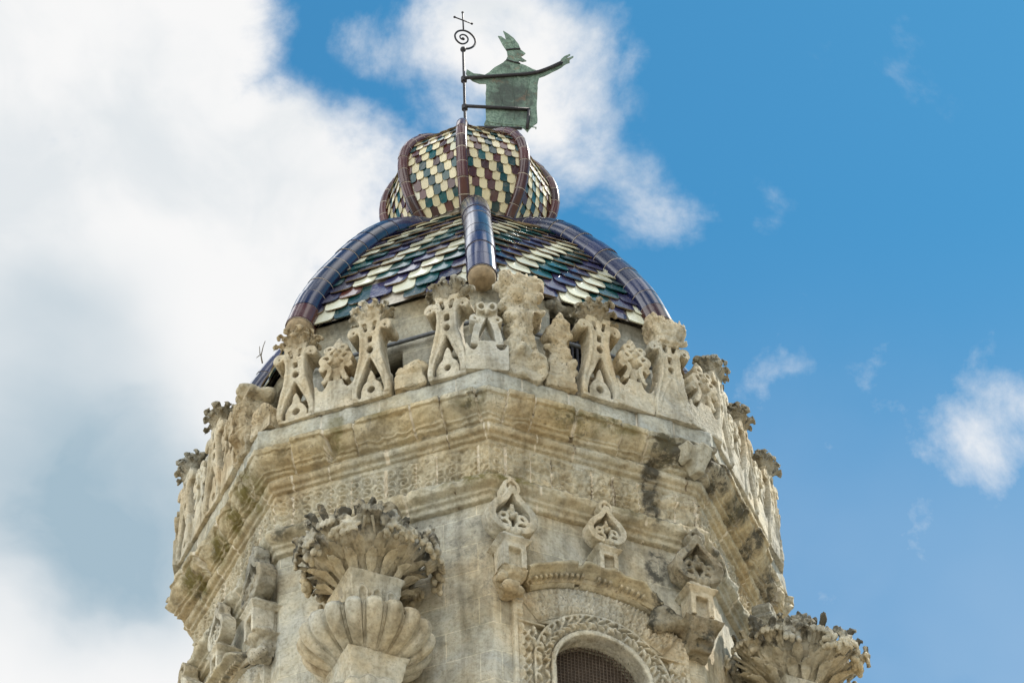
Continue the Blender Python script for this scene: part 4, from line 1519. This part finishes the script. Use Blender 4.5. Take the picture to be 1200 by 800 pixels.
rnd = random.Random(33)
BASK = [stonify(basket_bm(rnd), .0095, .0025, 18, 80, 0), stonify(basket_bm(rnd), .0095, .0025, 18, 81, 0)]
for m_ in BASK: set_dirt(m_, lambda co: (max(0, min(1, (co.z - .30) * 3.0 + .9 * noise.noise(co * 6) + .15)), 0, .35 if co.z < .3 else 0))
bprof = [(.30, -.02, 0), (.38, .0, .2), (.48, .05, .7), (.60, .11, 1), (.70, .175, 1), (.775, .25, 1), (.82, .32, 1), (.84, .39, 1), (.82, .45, 1), (.76, .495, 1), (.66, .52, .8), (.5, .535, .4), (.3, .54, 0), (.01, .54, 0)]
bpp = []
for a_, b_ in zip(bprof[:-1], bprof[1:]):
    for q in range(3): bpp.append(tuple(a_[i] + (b_[i] - a_[i]) * q / 3 for i in range(3)))
bpp.append(bprof[-1])
BOWL = mesh_from(lathe_gadroon(bpp, 18, .17, 720)); erode(BOWL, .004, 12, 3, 5, .008, 2)
BOWL.polygons.foreach_set('use_smooth', [True] * len(BOWL.polygons))
NECK = stonify(neck_bm(), .017, .008, 8, 83); BLOCK = stonify(block_bm(), .02, .010, 6, 84); FLAME = stonify(flame_bm(rnd), .015, .016, 8, 85, 0)
for m_ in (BOWL, NECK, BLOCK): m_.materials.append(M_urn)
for m_ in BASK: m_.materials.append(M_urn)
FLAME.materials.append(M_crown)


def urn(k, rho, u, zoff, label, bask):
    M = facem(k) @ Matrix.Translation((u, -rho, -4.40 + zoff))
    t = thing("stone_urn", label, "urn", M, "carved urns on the corner piers")
    link("base_block", BLOCK, None, t, rz(PI / 4))
    link("fluted_bowl", BOWL, None, t, Matrix.Translation((0, 0, .40)) @ Matrix.Diagonal((.91, .91, 1.0, 1)))
    link("neck", NECK, None, t, Matrix.Translation((0, 0, .90)) @ rz(PI / 4) @ Matrix.Diagonal((.94, .94, 1.3, 1)))
    link("leaf_basket", bask, None, t, Matrix.Translation((0, 0, 1.50)) @ Matrix.Diagonal((.90, .90, 1.04, 1)))
    link("scroll_top", FLAME, None, t, Matrix.Translation((.06, .30, 2.66)) @ Matrix.Diagonal((1, 1, .8, 1)))
    # shaft of the half column that carries it
    bm = bmesh.new()
    frustum(bm, (0, .0, -3.2), (.56, .56), (.56, .56), 2.9); ell(bm, (0, 0, -.12), (.46, .46, .13), (0, 0, 0), 20, 10)
    for q in range(14):
        a = 2 * PI * q / 14
        ell(bm, (.40 * math.sin(a), -.40 * math.cos(a), -.10), (.10, .10, .12), (0, 0, 0), 8, 6)
    me = stonify(bm, .03, .014, 6, k + 90); link("pier", me, M_urn, t)
    return t


urn(-1, 3.78, .05, 0, "big carved urn with leafy basket and fluted bowl on the front left wall", BASK[0])
urn(1, 3.84, 0, .12, "leaf and fruit urn jutting from the right-hand wall against the blue sky", BASK[1])

# ------------------------------------------------------------------ bishop weather vane
VA = R_(10)
vane = thing("weather_vane", "green copper bishop silhouette with crozier and outstretched arm on top of the lantern", "weather vane", Matrix.Translation((-.025, 0, 7.80)))
OUT = [(0.043, 9.425), (0.136, 9.356), (0.29, 9.351), (0.351, 9.412), (0.436, 9.529), (0.546, 9.632), (0.595, 9.702), (0.621, 9.782), (0.612, 9.885), (0.556, 10.009), (0.495, 10.176), (0.543, 10.172), (0.608, 10.109), (0.592, 10.215), (0.57, 10.293), (0.641, 10.24), (0.715, 10.164), (0.779, 10.05), (0.805, 9.942), (0.833, 9.912), (0.872, 9.876), (0.84, 9.832), (0.806, 9.81), (0.824, 9.771), (0.882, 9.724), (0.827, 9.702), (0.775, 9.715), (0.778, 9.659), (0.868, 9.628), (0.961, 9.572), (1.02, 9.547), (1.129, 9.58), (1.251, 9.668), (1.35, 9.759), (1.366, 9.824), (1.414, 9.894), (1.496, 9.956), (1.505, 9.939), (1.44, 9.87), (1.469, 9.871), (1.543, 9.924), (1.547, 9.904), (1.489, 9.843), (1.489, 9.78), (1.45, 9.76), (1.408, 9.719), (1.37, 9.668), (1.247, 9.563), (1.125, 9.458), (1.052, 9.413), (1.032, 9.324), (1.012, 9.046), (0.996, 8.771), (0.995, 8.5), (0.926, 8.423), (0.889, 8.367), (0.857, 8.295), (0.807, 8.365), (0.642, 8.348), (0.268, 8.344), (0.259, 8.366), (0.289, 8.465), (0.29, 8.804), (0.305, 9.182), (0.215, 9.168), (0.121, 9.206), (0.063, 9.266), (0.029, 9.347)]
MV = Matrix.Rotation(VA, 4, 'Z')
bm = bmesh.new()
pts = []
rr_ = random.Random(2)
for i, p in enumerate(OUT):
    q = OUT[(i + 1) % len(OUT)]
    pts.append(p)
    L = math.hypot(q[0] - p[0], q[1] - p[1])
    if L > .12:
        n = int(L / .06)
        for j in range(1, n): pts.append((p[0] + (q[0] - p[0]) * j / n + rr_.uniform(-.006, .006), p[1] + (q[1] - p[1]) * j / n + rr_.uniform(-.006, .006)))
prism(bm, [(x, z - 7.80) for x, z in pts], -.008, .008)
for ln in ([(.30, .62), (.50, .60), (.75, .61), (.98, .60)], [(.42, 1.52), (.50, 1.20), (.52, .9), (.50, .56)], [(.92, 1.60), (.86, 1.25), (.85, .95), (.88, .62)], [(.62, 1.84), (.66, 1.60), (.76, 1.58), (.80, 1.84)], [(.66, 1.50), (.68, 1.1), (.67, .7)], [(1.06, 1.67), (1.16, 1.74), (1.30, 1.86)], [(.64, 2.38), (.70, 2.25), (.72, 2.16)]):
    tube(bm, [(x, -.008, z) for x, z in smoothpath(ln, 5)], .0085, 6)
for q in range(9): ell(bm, (.33 + q * .08, -.009, .575), (.010, .008, .010), (0, 0, 0), 8, 5)
link("bishop_figure", mesh_from(bm), M_verd, vane, MV)
# hammered strips on the sheet: collar, sleeve hem, mitre band, halo of the eye
bm = bmesh.new()
tube(bm, [(.60, -.012, 1.90), (.70, -.016, 1.865), (.79, -.012, 1.85)], .012, 6)
link("collar", mesh_from(bm), M_iron, vane, MV)
bm = bmesh.new()
tube(bm, [(x, -.014, z - 7.80) for x, z in smoothpath([(.60, 9.90), (.70, 9.93), (.80, 9.95)], 3)], .012, 6)
link("mitre_band", mesh_from(bm), M_iron, vane, MV)
bm = bmesh.new()
tube(bm, [(x, -.03, z - 7.80) for x, z in smoothpath([(0.0, 9.22), (0.54, 9.35), (0.934, 9.454), (1.152, 9.573), (1.373, 9.745)], 4)], .026, 8)
tube(bm, [(0, -.03, .86), (.888, -.03, .925)], .026, 8)
tube(bm, [(.882, -.03, .93), (.868, -.03, .74), (.845, -.03, .54)], .022, 8)
tube(bm, [(.16, -.03, .46), (.77, -.03, .53)], .024, 8)
link("brace_bar", mesh_from(bm), M_iron, vane, MV)
bm = bmesh.new()
tube(bm, [(0, 0, -.35), (0, 0, .6), (0, 0, 1.3), (0, 0, 2.04)], [.021, .021, .020, .018], 8)
for z in (.86, 1.42): bmesh.ops.create_cone(bm, cap_ends=True, segments=12, radius1=.042, radius2=.042, depth=.075, matrix=Matrix.Translation((0, 0, z)))
ell(bm, (0, 0, 2.03), (.042, .042, .045))
link("mast", mesh_from(bm), M_iron, vane)
MB = Matrix.Rotation(R_(33), 4, 'Z')
bm = bmesh.new()
sp_ = [(0.012, 9.85), (0.098, 9.905), (0.17, 9.99), (0.205, 10.095), (0.18, 10.185), (0.105, 10.235), (0.016, 10.226), (-0.077, 10.158), (-0.126, 10.06), (-0.116, 9.975), (-0.054, 9.93), (0.016, 9.955), (0.073, 10.03), (0.083, 10.102), (0.048, 10.142), (-0.008, 10.127), (-0.045, 10.08), (-0.04, 10.04), (-0.01, 10.03), (0.012, 10.055)]
pth = smoothpath(sp_, 4)
tube(bm, [(x, 0, z - 7.80) for x, z in pth], [.016 - .006 * i / len(pth) for i in range(len(pth))], 7)
ell(bm, (.005, 0, 2.25), (.026, .02, .026))
link("crozier_scroll", mesh_from(bm), M_iron, vane, MB)
bm = bmesh.new()
tube(bm, [(.014, 0, 2.43), (.007, 0, 2.79)], .011, 6)
tube(bm, [(-.122, 0, 2.622), (.152, 0, 2.648)], .010, 6)
for p in ((.007, 0, 2.795), (-.127, 0, 2.622), (.157, 0, 2.648)): ell(bm, p, (.018, .018, .018))
link("cross", mesh_from(bm), M_iron, vane, MB)

# ------------------------------------------------------------------ a dry twig caught on the parapet
bm = bmesh.new()
tube(bm, [(0, 0, 0), (-.05, 0, .16), (-.14, .02, .28), (-.16, .02, .42)], [.010, .008, .006, .004], 5)
tube(bm, [(-.05, 0, .16), (.02, 0, .26), (.03, .02, .34)], [.007, .005, .004], 5)
tube(bm, [(-.09, .01, .22), (-.20, 0, .26)], [.006, .004], 5)
tw = link("dry_twig", mesh_from(bm), M_twig, None, facem(-2) @ Matrix.Translation((1.22, -APP + .05, 1.62)))
tw['label'] = "thin dry twig sprouting from a leafy upright at the left edge of the parapet"; tw['category'] = "twig"
